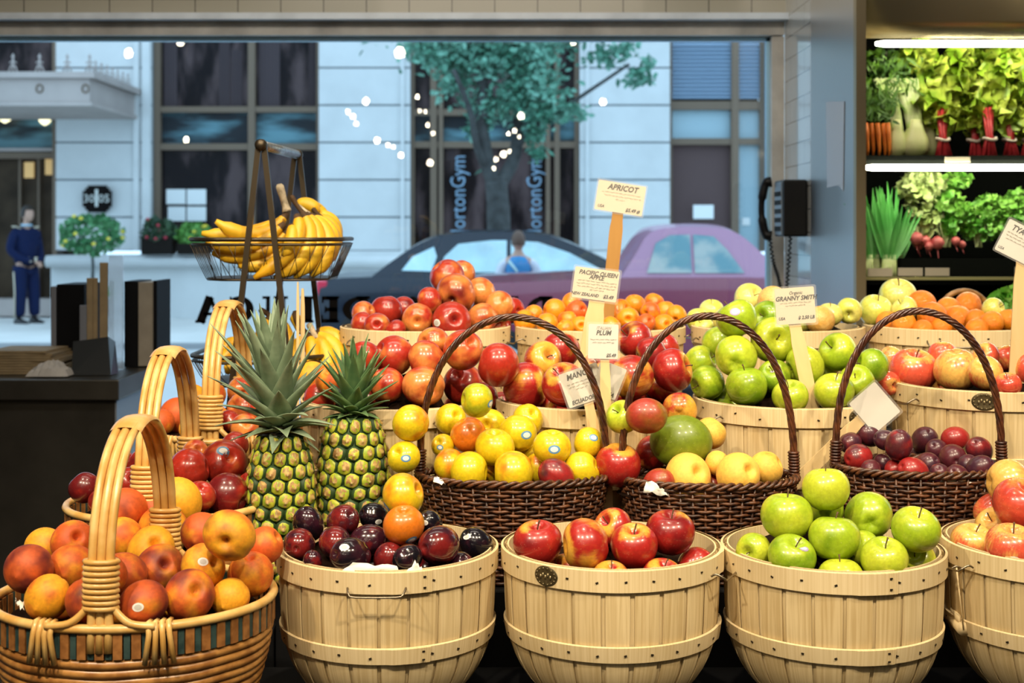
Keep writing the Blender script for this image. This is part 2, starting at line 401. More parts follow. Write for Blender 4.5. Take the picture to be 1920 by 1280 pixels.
def stemmesh():
    mb = MB(); pts = bez((0, 0, .42), (.02, .01, .8), (.12, .05, 1.04), 6)
    mb.tube(pts, [.035, .03, .028, .028, .032, .045], 6); return mb.mesh('stem', M['stem'])
STEM = stemmesh()
DIRS = {'u': (.05, -.30, 1), 'U': (0, .1, 1), 'f': (.1, -1, .35), 'F': (0, -1, 0), 'l': (-1, -.4, .5), 'r': (1, -.4, .5), 'R': (1, -.1, 0), 'L': (-1, -.1, 0),
        'b': (.1, 1, .2), 'd': (.1, .3, -1), 'q': (.5, -.8, .5), 'p': (-.5, -.8, .5)}
M['skg'] = simple('grey_print', (.55, .55, .52), .35)
STK = {'w': ('white', 'skg'), 'b': ('sk_blue', 'white'), 'm': ('sk_purple', 'white'), 'r': ('white', 'sk_red')}
FRUITS = []
def add_fruit(k, px, py, d, Y, bl, dp, dr, st, basket, rng):
    shape, mt, nm, cat = KIND[k]; me, bv = fmesh(shape, mt, nm)
    r = d/2*Y/F; c = P(px, py, Y)
    dv = V(DIRS.get(dr, (rng.uniform(-1, 1), rng.uniform(-.9, .3), rng.uniform(-.3, 1))))
    dv = (dv+V((rng.uniform(-.1, .1), rng.uniform(-.1, .1), rng.uniform(-.1, .1)))).normalized()
    q = V((0, 0, 1)).rotation_difference(dv) @ Quaternion((0, 0, 1), rng.uniform(0, 6.28) if dr != 'f' and dr != 'q' else rng.uniform(-2.2, -1))
    o = link(nm, me, None, c); o.rotation_mode = 'QUATERNION'; o.rotation_quaternion = q; o.scale = (r*rng.uniform(.95, 1.03), r*rng.uniform(.95, 1.03), r*(rng.uniform(1.0, 1.1) if shape == 'plum' else rng.uniform(.95, 1.03)))
    o.color = (bl, dp, 0, 1); o['category'] = cat
    if shape == 'apple' and dr in ('u', 'U', 'f', 'F', 'l', 'r', 'q', 'p', 'x'): link('stem', STEM, o)
    if st:
        sx, sy, code = st
        dd = V((sx, -sqrt(max(.05, 1-sx*sx-sy*sy)), -sy)).normalized()
        ld = (q.inverted() @ dd).normalized(); u = ld.orthogonal().normalized()
        wx = q.inverted() @ V((1, 0, 0)); u = (wx-ld*wx.dot(ld)).normalized(); w = ld.cross(u)
        mb = MB()
        for mi, (s0, s1, lift) in enumerate(((.0, 1., 1.012), (.0, .62, 1.02))):
            mb.cur = mi; pts = []
            for rr in (0.001, .5, 1.0):
                for i in range(16):
                    a = 2*pi*i/16; e = (ld+u*cos(a)*rr*s1*(.32 if code == 'b' else .25)+w*sin(a)*rr*s1*(.23 if code == 'b' else .19)).normalized()
                    h = bv.ray_cast(e*3, -e)[0]; h = h if h is not None else e
                    pts.append(h*lift)
            mb.grid(pts, 16, 3, cu=True)
        s = mb.build('sticker', [M[STK[code][0]], M[STK[code][1]]], o)
        s['label'] = {'w': 'white oval sticker', 'b': 'blue sticker', 'm': 'mauve sticker', 'r': 'white sticker with red print'}[code]
    FRUITS.append((o, k, px, py, d, bl, dp, st, basket))
    return o, c, r
def ordn(i, n):
    if n == 1: return 'only one'
    if i == 0: return 'leftmost'
    if i == n-1: return 'rightmost'
    w = ['', 'second', 'third', 'fourth', 'fifth', 'sixth', 'seventh', 'eighth']
    return w[i]+' from left' if i <= (n-1)/2 else w[n-1-i]+' from right'
def label_fruits(phrases):
    by = {}
    for f in FRUITS: by.setdefault(f[8], []).append(f)
    for b, fs in by.items():
        fs.sort(key=lambda f: -f[3]); med = sorted(f[4] for f in fs)[len(fs)//2]
        rows = []
        for f in fs:
            if rows and rows[-1][0][3]-f[3] < .5*med: rows[-1].append(f)
            else: rows.append([f])
        nr = len(rows)
        for ri, row in enumerate(rows):
            row.sort(key=lambda f: f[2])
            rn = 'only row' if nr == 1 else 'lowest row' if ri == 0 else 'topmost row' if ri == nr-1 else ['', 'second', 'third', 'fourth', 'fifth', 'sixth', 'seventh'][ri]+' row'
            for i, f in enumerate(row):
                o, k = f[0], f[1]; cw = colour_word(k, f[5], f[6])
                stk = ' with sticker' if f[7] else ''
                o['label'] = f"{cw} {KIND[k][3]}{stk}, {ordn(i, len(row))} in {rn}, {phrases[b][0]}"
                o['group'] = phrases[b][1]
class Bk: pass
def heap(key, xc, yc, ax, by, rimz, fruits, hp=.16, seed=1, gap_shade=True, parent=None, slack=.97, deep=0.0):
    """fruits: (px, py, d, kind, blush, deep, dir[, sticker[, order]]) placed front first along their sight line until they touch"""
    rng = random.Random(seed); placed = []; seen = []
    med = sorted(f[2] for f in fruits)[int(len(fruits)*.68)]
    back = [f for f in fruits if f[2] < .76*med and f[3] not in ('pp', 'ma') and not (len(f) > 7 and f[7])]
    back = [tuple(f[:2])+(med*.84,)+tuple(f[3:]) for f in back]
    fs = sorted([f for f in fruits if not (f[2] < .76*med and f[3] not in ('pp', 'ma') and not (len(f) > 7 and f[7]))], key=lambda f: -(f[1]+(f[8] if len(f) > 8 else 0)))
    fs += sorted(back, key=lambda f: -f[1])
    for f in fs:
        px, py, d, k = f[:4]; bl, dp, dr = f[4:7]; st = f[7] if len(f) > 7 else None
        Y = yc-by
        while Y < yc+by+.12:
            r = d/2*Y/F; c = P(px, py, Y); ok = True
            h = max(0, (c.z-rimz-.1*r)/hp)
            ex = (c.x-xc)/max(.02, ax-r*.95); ey = (c.y-yc)/max(.02, by-r*.95)
            lim = max(.05, 1-.75*min(1, h))
            front = ey < 0
            if h < .25:
                if ex*ex+ey*ey > 1.02 and front and abs(ex) < 1: ok = False
                if abs(ex) >= 1 and ey < -.05: ok = False
            elif ey < -lim: ok = False
            if ok:
                cr_ = r*.80 if k == 'ma' else r
                for (c2, r2, q2) in seen:
                    if (c-c2).length < (cr_+r2)*slack: ok = False; break
                    if c.y < c2.y-.004 and (px-q2[0])**2+(py-q2[1])**2 < (.40*(d+q2[2]))**2: ok = False; break
            if ok: break
            Y += .003
        o, c, r = add_fruit(k, px, py, d, Y, bl, dp, dr, st, key, rng)
        placed.append((c, r)); seen.append((c, r*(.80 if k == 'ma' else 1), (px, py, d)))
        if Y > yc+by+.02: print('HEAP far', key, px, py, round(Y-yc, 3))
    if gap_shade:
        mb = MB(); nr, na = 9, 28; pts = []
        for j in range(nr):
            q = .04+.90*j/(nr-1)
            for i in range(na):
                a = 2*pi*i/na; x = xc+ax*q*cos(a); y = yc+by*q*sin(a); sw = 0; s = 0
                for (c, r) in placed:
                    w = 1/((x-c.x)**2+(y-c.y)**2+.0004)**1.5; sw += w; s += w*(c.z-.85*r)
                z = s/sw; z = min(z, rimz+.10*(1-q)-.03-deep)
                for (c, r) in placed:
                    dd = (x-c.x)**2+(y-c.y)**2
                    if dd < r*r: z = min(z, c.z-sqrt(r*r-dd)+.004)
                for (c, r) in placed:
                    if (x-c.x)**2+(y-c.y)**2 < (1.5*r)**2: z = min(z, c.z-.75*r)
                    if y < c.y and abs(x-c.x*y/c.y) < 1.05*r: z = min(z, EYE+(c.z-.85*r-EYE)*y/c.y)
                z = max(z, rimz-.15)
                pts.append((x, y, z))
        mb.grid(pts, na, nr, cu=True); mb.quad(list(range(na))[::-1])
        po = mb.build('gap_shade_mound', M['gap_shade'], None)  # added mound under the fruit, its near-black colour paints shade in the gaps
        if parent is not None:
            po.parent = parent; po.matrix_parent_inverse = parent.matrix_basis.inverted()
    return placed
# ================================================================ slat baskets
PROF = [(.0, .1735), (.05, .1735), (.10, .1715), (.14, .1665), (.175, .155), (.21, .132), (.238, .100), (.25, .080)]
BH = .25
def prof_at(h):
    for (h0, r0), (h1, r1) in zip(PROF, PROF[1:]):
        if h <= h1: t = (h-h0)/(h1-h0); return r0+(r1-r0)*t
    return PROF[-1][1]
def smoothprof(h):
    return (prof_at(max(0, h-.012))+prof_at(h)*2+prof_at(min(BH, h+.012)))/4
def bushel_meshes():
    out = {}; mb = MB(); rg = random.Random(3); n = 24; HN = 16; Z = BH
    def slat(a0, a1, off, tone):
        nw = 6
        for side in (0, 1):
            pts = []
            for j in range(HN):
                h = BH*j/(HN-1); 
                for i in range(nw):
                    t = i/(nw-1); w = (a1-a0)/2*(1 if h < .1 else (1-.06*(h-.1)/.13)); a = (a0+a1)/2+w*(2*t-1)
                    r = smoothprof(h)+off-(0.002 if side else 0)
                    pts.append((r*cos(a), r*sin(a), Z-h))
            mb.grid(pts, nw, HN, uvf=lambda i, j, s=side: (tone+(a1-a0)*.17*i/(nw-1), tone*.37+BH*j/(HN-1)))
            if side: pass
        for e in (0, 1):
            pts = []
            for j in range(HN):
                h = BH*j/(HN-1)
                w = (a1-a0)/2*(1 if h < .1 else (1-.06*(h-.1)/.13)); a = (a0+a1)/2+w*(1 if e else -1)
                for k in (0, 1):
                    r = smoothprof(h)+off-.002*k; pts.append((r*cos(a), r*sin(a), Z-h))
            mb.grid(pts, 2, HN, uvf=lambda i, j: (tone, tone+.2*j/HN))
    k = 0
    for i in range(n):
        a = 2*pi*i/n; w = 2*pi/n*rg.uniform(.78, .90)
        slat(a-w/2, a+w/2, 0, rg.uniform(0, 50))
        a += pi/n; w = 2*pi/n*.5
        slat(a-w/2, a+w/2, -.0035, rg.uniform(0, 50))
    mb.lathe([(.081, .004), (.081, .0)], 24)
    out['body'] = mb.mesh('staves', M['slat']); sharpen(out['body'])
    def hoop(h, w, off, th, lap_a, ins=False):
        mb = MB(); m = 96; pts = []
        def rr(hh): return smoothprof(hh)+off
        a_s = lap_a
        for i in range(m+7):
            a = a_s+2*pi*i/m; ex = .0016*min(1, max(0, (i-m+1)/2.0)) if i > m-1 else 0
            ex = .0024 if i > m+0 else 0
            prof = [(rr(h)+ex, h), (rr(h)+th+ex, h+.0012), (rr(h+w/2)+th+ex, h+w/2), (rr(h+w)+th+ex, h+w-.0012), (rr(h+w)+ex, h+w)]
            for (r, hh) in prof: pts.append((r*cos(a), r*sin(a), Z-hh))
        mb.grid(pts, 5, m+7, uvf=lambda i, j: (i*.008, j*.0115))
        b = (m+6)*5
        mb.quad([b, b+1, b+2, b+3, b+4]); mb.quad([4, 3, 2, 1, 0])
        mb.cur = 1
        for i in range(24):
            a = a_s+2*pi*(i+.5)/24+.03*sin(i*7.1); hh = h+w*(.5+.12*sin(i*3.3)); r = rr(hh)+th+.0008
            R = Matrix.Rotation(a, 3, 'Z')
            mb.box((r*cos(a), r*sin(a), Z-hh), (.0012, .0042, .0022), R @ Matrix.Rotation(.4*sin(i*5), 3, 'X'))
        for dz in (-.3, .3):
            a = a_s+2*pi*5.0/m; r = rr(h+w/2)+th+.0034; mb.box((r*cos(a), r*sin(a), Z-h-w/2+dz*w*.8), (.0014, .0042, .0022), Matrix.Rotation(a, 3, 'Z'))
        if ins:
            mb.cur = 0; pts = []
            for i in range(m):
                a = 2*pi*i/m
                for (r, hh) in ((rr(h)-off-.0055, h), (rr(h)-off-.008, h), (rr(h)-off-.008, h+w), (rr(h)-off-.0055, h+w)): pts.append((r*cos(a), r*sin(a), Z-hh))
            mb.grid(pts, 4, m, cu=True, cv=True, uvf=lambda i, j: (i*.008, j*.0115))
        return mb
    out['top'] = hoop(-.003, .034, .0008, .0038, -pi/2-.07, True).mesh('top_hoop', [M['hoop'], M['staple']]); sharpen(out['top'])
    out['mid'] = hoop(.112, .026, .0006, .0034, -pi/2-.07).mesh('middle_hoop', [M['hoop'], M['staple']]); sharpen(out['mid'])
    mb = MB(); r = .180                                       # wire drop handle on the +X side
    zt = Z-.016
    pts = spline([(r-.002, -.043, zt-.006), (r+.006, -.043, zt-.002), (r+.018, -.040, zt-.008), (r+.020, -.030, zt-.012), (r+.020, .030, zt-.012), (r+.018, .040, zt-.008), (r+.006, .043, zt-.002), (r-.002, .043, zt-.006)], 4)
    mb.tube(pts, .0016, 7); out['handle'] = mb.mesh('handle', M['wire'])
    mb = MB(); mb.tube([(r+.016, -.046, zt-.1), (r+.016, .046, zt-.1)], .0105, 14); mb.box((r+.012, 0, zt-.088), (.004, .08, .014))
    for s in (-1, 1): mb.tube([(r+.006, s*.043, zt-.004), (r+.016, s*.047, zt-.1)], .0014, 6)
    out['grip'] = mb.mesh('grip', M['hoop'])
    mb = MB(); n = 28; rr = .1784; pts = []
    for j, q in enumerate((0.001, .72, .86, 1.0)):
        for i in range(n):
            a = 2*pi*i/n; y = .0215*q*cos(a); z = Z-.014+.0155*q*sin(a); x = sqrt(rr*rr-y*y)+(.0016 if j < 1 or j == 2 else .0009 if j < 3 else 0)
            pts.append((x, y, z))
    mb.grid(pts, n, 4, cu=True)
    mb.cur = 1
    for i in range(5):
        y0 = -.009+.0045*i; mb.box((sqrt(rr*rr-y0*y0)+.0012, y0, Z-.014+(.002 if i % 2 else -.001)), (.0014, .0026, .006))
    for i in range(14):
        a = 2*pi*i/14; y = .0175*cos(a); mb.box((sqrt(rr*rr-y*y)+.0012, y, Z-.014+.0122*sin(a)), (.0013, .0018, .0018))
    out['badge'] = mb.mesh('badge', [M['badge'], M['badge_light']])
    return out
BM = bushel_meshes()
def bushel(xc, yc, rimz, s, spin, label, group, handles=(0, pi), badge=None, grip=None, dark_badge=False):
    """xc, yc centre; rimz the height of the rim; s size factor; angles are world angles"""
    e = empty('slat_basket', (xc, yc, rimz-.253*s), label, 'basket', group); e.scale = (s, s, s)
    link('staves', BM['body'], e, rot=(0, 0, spin)); link('top_hoop', BM['top'], e, rot=(0, 0, spin)); link('middle_hoop', BM['mid'], e, rot=(0, 0, spin))
    for k, a in enumerate(handles):
        h = link('handle', BM['handle'], e, rot=(0, 0, a))
        if grip is not None and k == grip: link('grip', BM['grip'], h)['label'] = 'pale wooden grip'
    if badge is not None: link('badge', BM['badge'], e, rot=(0, 0, badge))['label'] = 'oval embossed metal badge'
    return e
# ================================================================ brown wicker baskets
def wicker_meshes(a, b, h, hh):
    out = {}; mb = MB(); ns = 44
    def el(ang, z, off=0.0):
        t = z/h; q = .80+.20*t; return ((a*q+off)*cos(ang), (b*q+off)*sin(ang))
    nr = int(h/.0072)
    for j in range(nr):
        z = .004+j*.0072; pts = []
        m = ns*3
        for i in range(m):
            ang = 2*pi*i/m; off = .0030*cos(ns/2*ang+(pi if j % 2 else 0))
            x, y = el(ang, z, off); pts.append((x, y, z+.0006*sin(i*1.7+j)))
        mb.tube(pts, .0032, 5, closed=True)
    for i in range(ns):
        ang = 2*pi*(i+.0)/ns
        mb.tube([(*el(ang, 0), 0), (*el(ang, h), h)], .0026, 5)
    pts = [(*el(2*pi*i/40, 0, -.004), .002) for i in range(40)]; mb.poly(pts)
    out['body'] = mb.mesh('woven_body', M['wicker'])
    mb = MB()
    for s in range(3):                                         # braided rim of three strands
        pts = []
        for i in range(150):
            ang = 2*pi*i/150; ph = 18*ang+s*2*pi/3
            x, y = el(ang, h, .0055*cos(ph)); pts.append((x, y, h+.004+.0045*sin(ph)))
        mb.tube(pts, .0036, 6, closed=True)
    out['rim'] = mb.mesh('braided_rim', M['wicker'])
    mb = MB(); n = 90
    for s in range(5):
        pts = []
        for i in range(n+1):
            t = i/n; th = pi*t
            c = V((-a*.99*cos(th)*(1+.0*sin(th)), 0, h+hh*sin(th)**.78)) if 0 < t < 1 else V((-a*.99*cos(th), 0, h))
            tx = V((a*sin(th), 0, hh*cos(th))); tx.normalize(); nn = V((-tx.z, 0, tx.x)); ph = 2*pi*(t*7.5)+s*2*pi/5
            pts.append(c+nn*.0042*cos(ph)+V((0, 1, 0))*.0042*sin(ph))
        pts = [V((-a*.93, pts[0].y, h-.06)), V((-a*.97, pts[0].y, h-.02))]+pts+[V((a*.97, pts[-1].y, h-.02)), V((a*.93, pts[-1].y, h-.06))]
        mb.tube(pts, .0030, 6)
    for s in (-1, 1):                                           # binding at the feet
        for k in range(9):
            z = h+.004+k*.0055; x = s*a*(.99-.004*k*k/30)
            mb.tube([(x+.0090*cos(q*pi/4), .0090*sin(q*pi/4), z) for q in range(8)], .0026, 5, closed=True)
    out['handle'] = mb.mesh('handle', M['wicker_rope'])
    return out
def wicker(xc, yc, bot, a, b, h, hh, label, tilt=0, rz=0):
    ms = wicker_meshes(a, b, h, hh)
    e = empty('wicker_basket', (xc, yc, bot), label, 'basket', 'dark wicker baskets with arched handles', rz)
    link('woven_body', ms['body'], e); link('rim', ms['rim'], e); hd = link('handle', ms['handle'], e, rot=(tilt, 0, 0))
    hd['label'] = 'twisted dark arch handle'
    return e
# ================================================================ honey rattan baskets
def rattan(xc, yc, rimz, a, b, h, hh, label, lean=0.0):
    e = empty('rattan_basket', (xc, yc, rimz-h), label, 'basket', 'honey rattan baskets with three-rod handles')
    mb = MB(); n = 72
    def ring(q, z, r, mbx, wob=.0): mbx.tube([(a*q*cos(2*pi*i/n), b*q*sin(2*pi*i/n), z+wob*sin(i*.9)) for i in range(n)], r, 8, closed=True)
    nr = int((h-.04)/.0125); rg = random.Random(int(xc*1000))
    for j in range(nr):
        z = .006+j*.0125; t = z/h; q = .74+.24*sin(t*pi/2); ring(q, z+rg.uniform(-.001, .001), .0074, mb, .0006)
    mb.poly([(a*.74*cos(2*pi*i/n), b*.74*sin(2*pi*i/n), .001) for i in range(n)])
    mb.build('coiled_body', M['rattan_body'], e)
    mb = MB(); ns = 104                                        # wrapped band, brown with teal stripes
    for i in range(ns):
        ang = 2*pi*i/ns; teal = (i % 2 == 1); mb.cur = 1 if teal else 0
        w = .0125 if not teal else .0085; R = Matrix.Rotation(atan2(a*sin(ang), b*cos(ang)), 3, 'Z')
        zz = h-.021; q = .985
        mb.box((a*q*cos(ang), b*q*sin(ang), zz), (.007 if teal else .010, w*a/.206, .036), R)
    mb.build('wrapped_band', [M['band_brown'], M['band_teal']], e, smooth=False)['label'] = 'brown binding with teal stripes'
    mb = MB(); ring(1.0, h+.002, .0068, mb); mb.build('rim', M['rattan'], e)
    hd = MB()
    for k in (-1, 0, 1):
        pts = []
        for i in range(41):
            t = i/40; th = pi*t
            y = -b*.97*cos(th); z = h+.035+(hh-.035)*(sin(th)**.80 if 0 < t < 1 else 0)
            sp = .0118*(1+.12*sin(th)); x = k*sp+lean*z
            pts.append((x, y, z))
        pts = [V((pts[0][0], -b*1.0, h-.03))]+[V((pts[0][0], -b*.985, h+.0))]+[V(p) for p in pts]+[V((pts[-1][0], b*.985, h))]+[V((pts[-1][0], b*1.0, h-.03))]
        if k: # outer rods splay onto the rim
            for s, idx in ((-1, 0), (1, -1)):
                pass
        hd.tube(pts, .0062, 9)
    for s in (-1, 1):
        for k in (-1, 1):
            pts = spline([(k*.012, s*b*.975, h+.045), (k*.020, s*b*.985, h+.028), (k*.042, s*b*1.0, h+.010), (k*.075, s*b*.985, h+.006)], 5)
            hd.tube(pts, .0052, 8)
    hd.build('handle', M['rattan'], e)['label'] = 'arched handle of three honey rods'
    for s in (-1, 1):
        wr = MB()
        for j in range(9):
            z = h+.030+j*.0078; th = max(0.02, ((z-h-.035)/(hh-.035)) if z > h+.035 else 0)
            th = math.asin(min(1, th**(1/.8))) if th > 0 else 0
            y = -s*b*.97*cos(th)*-1
            wr.tube([(.0225*cos(q*pi/6)*(1 if abs(cos(q*pi/6)) > .3 else 1)+lean*z, y+.0095*sin(q*pi/6), z) for q in range(12)], .0042, 6, closed=True)
        wr.build('handle_wrap', M['rattan'], e)
    pts = []; wr = MB()
    for i in range(9):                                         # flat binding over the top
        th = pi/2+(-.34+.68*i/8); y = -b*.97*cos(th); z = h+.035+(hh-.035)*sin(th)**.8
        for k in range(9):
            ph = pi*k/8; pts.append((.0235*cos(ph)+lean*z, y, z+.0085*sin(ph)-.001))
    wr.grid(pts, 9, 9)
    wr.build('handle_wrap', M['rattan'], e)
    for s in (-1, 1):                                          # bindings where the feet meet the rim
        for k in (-1, 1):
            bd = MB()
            for j in range(4):
                x = k*(.078+.0085*(j-1.5)); y = s*b*sqrt(max(0, 1-(x/a)**2))
                bd.tube([(x, y-s*.008, h+.008), (x, y+s*.006, h+.010), (x+k*.002, y+s*.010, h-.005), (x+k*.004*(j-1), y+s*.009, h-.046)], .0042, 6)
            bd.build('rim_binding', M['rattan'], e)
    return e
# ================================================================ display steps
T1, T2, T3 = .685, .818, .915
for nm, x0, x1, y0, y1, z, lb in (
    ('display_step', -.80, 1.45, 1.60, 2.335, T1, 'black lower display step under the front row of baskets'),
    ('display_step', -.415, 1.45, 2.337, 2.93, T2, 'black middle display step under the dark wicker baskets'),
    ('display_step', -.90, 1.60, 3.06, 3.60, T3, 'black upper display step under the rear row of baskets'),
    ('display_step', -.83, -.417, 2.337, 2.66, .751, 'black step under the rattan basket of dark nectarines'),
    ('display_step', -.83, -.417, 2.662, 3.058, .822, 'black step under the rearmost rattan basket')):
    o = box1(nm, ((x0+x1)/2, (y0+y1)/2, z/2), (x1-x0, y1-y0, z), M['black'], bev=.004); tag(o, lb, 'display stand', 'black display steps')
PH = {}
def X(px, Y): return (px-HX)/F*Y
# ---- front row
BY = 2.155
front = [('B1', 728, .9415, 'slat basket of black plums, foremost row, beside the rattan basket', (-pi/2, pi/2), None, None),
         ('B2', 1146, .9435, 'slat basket of red apples, foremost row, badge on its hoop', (-.42, pi-.42), -pi/2-.66, None),
         ('B3', 1560, .9405, 'slat basket of green apples, foremost row, wooden grip at its side', (-.06, pi-.06), None, 0),
         ('B4', 1978, .950, 'slat basket of pink apples at the front corner, cut by the frame', (pi+.25, .25), -pi/2-.37, None)]
BOBJ = {}
for key, cx, rz, lb, hd, bg, gp in front:
    x = X(cx, BY); BOBJ[key] = bushel(x, BY, rz, 1.0, RAD({'B1': 8, 'B2': 74, 'B3': 0, 'B4': 40}[key]), lb, 'pale slat baskets', hd, bg, gp)
    T = rz-.253
    if T > T1+.002:
        pass
MS = 1.10; MY = 2.725
mid = [('M1', 745, 1.107, 'slat basket of nectarines behind the pineapples and yellow plums', (2.2, -.9), None),
       ('M2', 1108, 1.107, 'slat basket of dark red apples behind the mangoes', (.4, pi+.4), None),
       ('M3', 1480, 1.109, 'slat basket of green apples behind the mango basket, second tier', (pi+.45, .45), -pi/2+.52),
       ('M4', 1853, 1.140, 'slat basket of rosy apples behind the dark plum basket', (.3, pi+.3), -pi/2-.38)]
for key, cx, rz, lb, hd, bg in mid:
    BOBJ[key] = bushel(X(cx, MY), MY, rz, MS, RAD({'M1': 20, 'M2': -22, 'M3': 120, 'M4': 70}[key]), lb, 'pale slat baskets', hd, bg)
box1('basket_riser', (X(1853, MY), MY, (T2+1.140-.253*MS)/2), (.26, .26, 1.140-.253*MS-T2), M['black'])
tag(bpy.data.objects['basket_riser'], 'black block under the slat basket of rosy apples', 'riser')
KY = 3.27
back = [('K1', 798, 1.203, 'slat basket of red nectarines in the rear row by the window', (-pi/2-.62, pi/2-.62), None),
        ('K2', 1125, 1.203, 'slat basket of apricots in the rear row', (.3, pi+.3), None),
        ('K3', 1456, 1.203, 'slat basket of pale yellow apples in the rear row', (-pi/2-.98, pi/2-.98), None),
        ('K4', 1782, 1.205, 'slat basket of oranges in the rear row before the cooler', (-pi/2-.32, pi/2-.32), None)]
KS = 1.17
for key, cx, rz, lb, hd, bg in back:
    BOBJ[key] = bushel(X(cx, KY), KY, rz+.012, KS, RAD({'K1': 50, 'K2': 10, 'K3': 77, 'K4': 33}[key]), lb, 'pale slat baskets', hd, bg)
BOBJ['K5'] = bushel(X(2100, KY), KY, 1.215, KS, 0, 'slat basket at the far end of the rear row, mostly out of frame', 'pale slat baskets', (0, pi)) if False else None
# ---- wicker
WY = 2.435; WB = .820
BOBJ['W1'] = wicker(X(962, WY), WY, WB, .172, .097, .178, .292, 'dark wicker basket holding yellow plums, nearest the pineapples')
BOBJ['W2'] = wicker(X(1328, WY), WY, WB, .160, .097, .174, .298, 'dark wicker basket holding mangoes and pale peaches', rz=RAD(2))
BOBJ['W3'] = wicker(X(1722, WY), WY, WB, .152, .097, .194, .287, 'dark wicker basket holding small dusky plums', rz=RAD(-2))
# ---- rattan
BOBJ['L1'] = rattan(-.560, 1.985, .905, .203, .175, .204, .262, 'rattan basket of peaches, the largest and nearest basket')
BOBJ['L2'] = rattan(-.622, 2.42, .954, .180, .165, .202, .278, 'rattan basket of dark nectarines behind the peach basket')
BOBJ['L3'] = rattan(-.608, 2.86, 1.020, .178, .178, .198, .272, 'rearmost rattan basket, beside the banana stand')
PH = {'B1': ('foremost plum basket', 'black plums in the foremost slat basket'),
 'B2': ('foremost basket of red apples', 'red apples in the foremost slat basket'),
 'B3': ('foremost basket of green apples', 'green apples in the foremost slat basket'),
 'B4': ('corner basket of pink apples', 'pink apples in the corner slat basket'),
 'M1': ('nectarine basket behind the pineapples', 'nectarines behind the pineapples'),
 'M2': ('apple basket behind the mangoes', 'red apples behind the mangoes'),
 'M3': ('second-tier green apple basket', 'green apples on the second tier'),
 'M4': ('basket behind the dusky plums', 'rosy apples behind the dusky plums'),
 'K1': ('rear nectarine basket by window', 'nectarines in the rear slat basket'),
 'K2': ('rear apricot basket', 'apricots in the rear slat basket'),
 'K3': ('rear yellow apple basket', 'pale yellow apples in the rear row'),
 'K4': ('rear orange basket', 'fruit in the rear basket of oranges'),
 'W1': ('wicker basket of yellow plums', 'fruit in the wicker basket of yellow plums'),
 'W2': ('mango wicker basket', 'fruit in the mango basket'),
 'W3': ('wicker basket of small plums', 'small plums in the wicker basket'),
 'L1': ('rattan basket of peaches', 'peaches in the nearest rattan basket'),
 'L2': ('rattan nectarine basket', 'dark nectarines in the rattan basket'),
 'L3': ('rearmost rattan basket', 'peaches in the rearmost rattan basket')}
HP = {}
HP['B1'] = [(561,1020,66,'bp',.55,.2,'F'),(578,982,64,'bp',.1,.5,'x'),(628,1016,68,'bp',.6,.1,'x'),(643,976,68,'bp',.45,.2,'q'),(692,1012,66,'bp',.3,.3,'x'),
 (586,1052,40,'bp',.4,.3,'x',(-.3,.6,'m')),(657,1042,78,'bp',.1,.5,'x',(-.15,-.62,'w')),(729,1048,62,'bp',.7,.0,'x',(.0,.25,'w'),-8),(764,1046,56,'bp',.1,.6,'x'),
 (823,1022,80,'bp',.55,.1,'x'),(893,1019,68,'bp',.0,.8,'x',(-.5,-.55,'w')),(800,1066,46,'bp',.5,.3,'x'),(862,1062,44,'bp',.2,.4,'x'),
 (702,968,60,'bp',.0,.8,'x',(.4,.2,'w')),(757,984,78,'yp',.95,.0,'u',(.45,.62,'b')),(756,928,80,'yp',.42,.0,'r',(-.75,.5,'b')),(806,980,52,'bp',.0,.8,'x',(-.3,-.2,'w')),(540,1045,40,'bp',.3,.3,'x'),(700,1062,40,'bp',.3,.3,'x')]
HP['B2'] = [(1008,1019,92,'ra',1.0,.30,'u'),(1098,1021,96,'ra',.66,.02,'L'),(1189,1024,90,'ra',1.0,.08,'u',None,2),(1257,998,92,'ra',1.1,.45,'u'),(1145,1086,72,'ra',.7,.05,'u',None,10),
 (1242,1083,76,'ra',.95,.2,'u'),(1305,1062,66,'ra',1,.3,'x'),(1150,990,44,'ra',.9,.3,'x'),(1060,1075,60,'ra',.9,.3,'x'),(1000,1062,50,'ra',.9,.5,'x')]
HP['B3'] = [(1475,968,100,'ga',.55,.1,'U'),(1549,917,90,'ga',.75,.0,'U'),(1549,953,62,'ga',.4,.3,'R'),(1629,967,90,'ga',.35,.3,'b'),(1717,993,92,'ga',.45,.15,'u'),
 (1564,1009,94,'ga',.3,.3,'U',None,70),(1484,1045,88,'ga',.3,.3,'x',(.4,-.62,'m')),(1414,1033,68,'ga',.6,.1,'x',(-.7,.5,'m')),(1658,1050,90,'ga',.6,.1,'u'),(1618,1030,70,'ga',.4,.3,'x'),
 (1576,1086,86,'ga',.8,.0,'U',None,14),(1718,1052,56,'ga',.8,.0,'x'),(1450,1078,50,'ga',.4,.4,'x')]
HP['B4'] = [(1824,1020,82,'pa',.32,.0,'u'),(1896,1028,98,'pa',.75,.0,'u',(-.25,.25,'r')),(1868,988,56,'pa',.5,.0,'x'),(1915,947,104,'pa',.95,.4,'x'),(1890,905,88,'pa',.2,.0,'R'),
 (1862,962,40,'pa',.6,.0,'x'),(1968,1015,92,'pa',.8,.2,'u'),(1975,925,90,'pa',.8,.3,'x')]
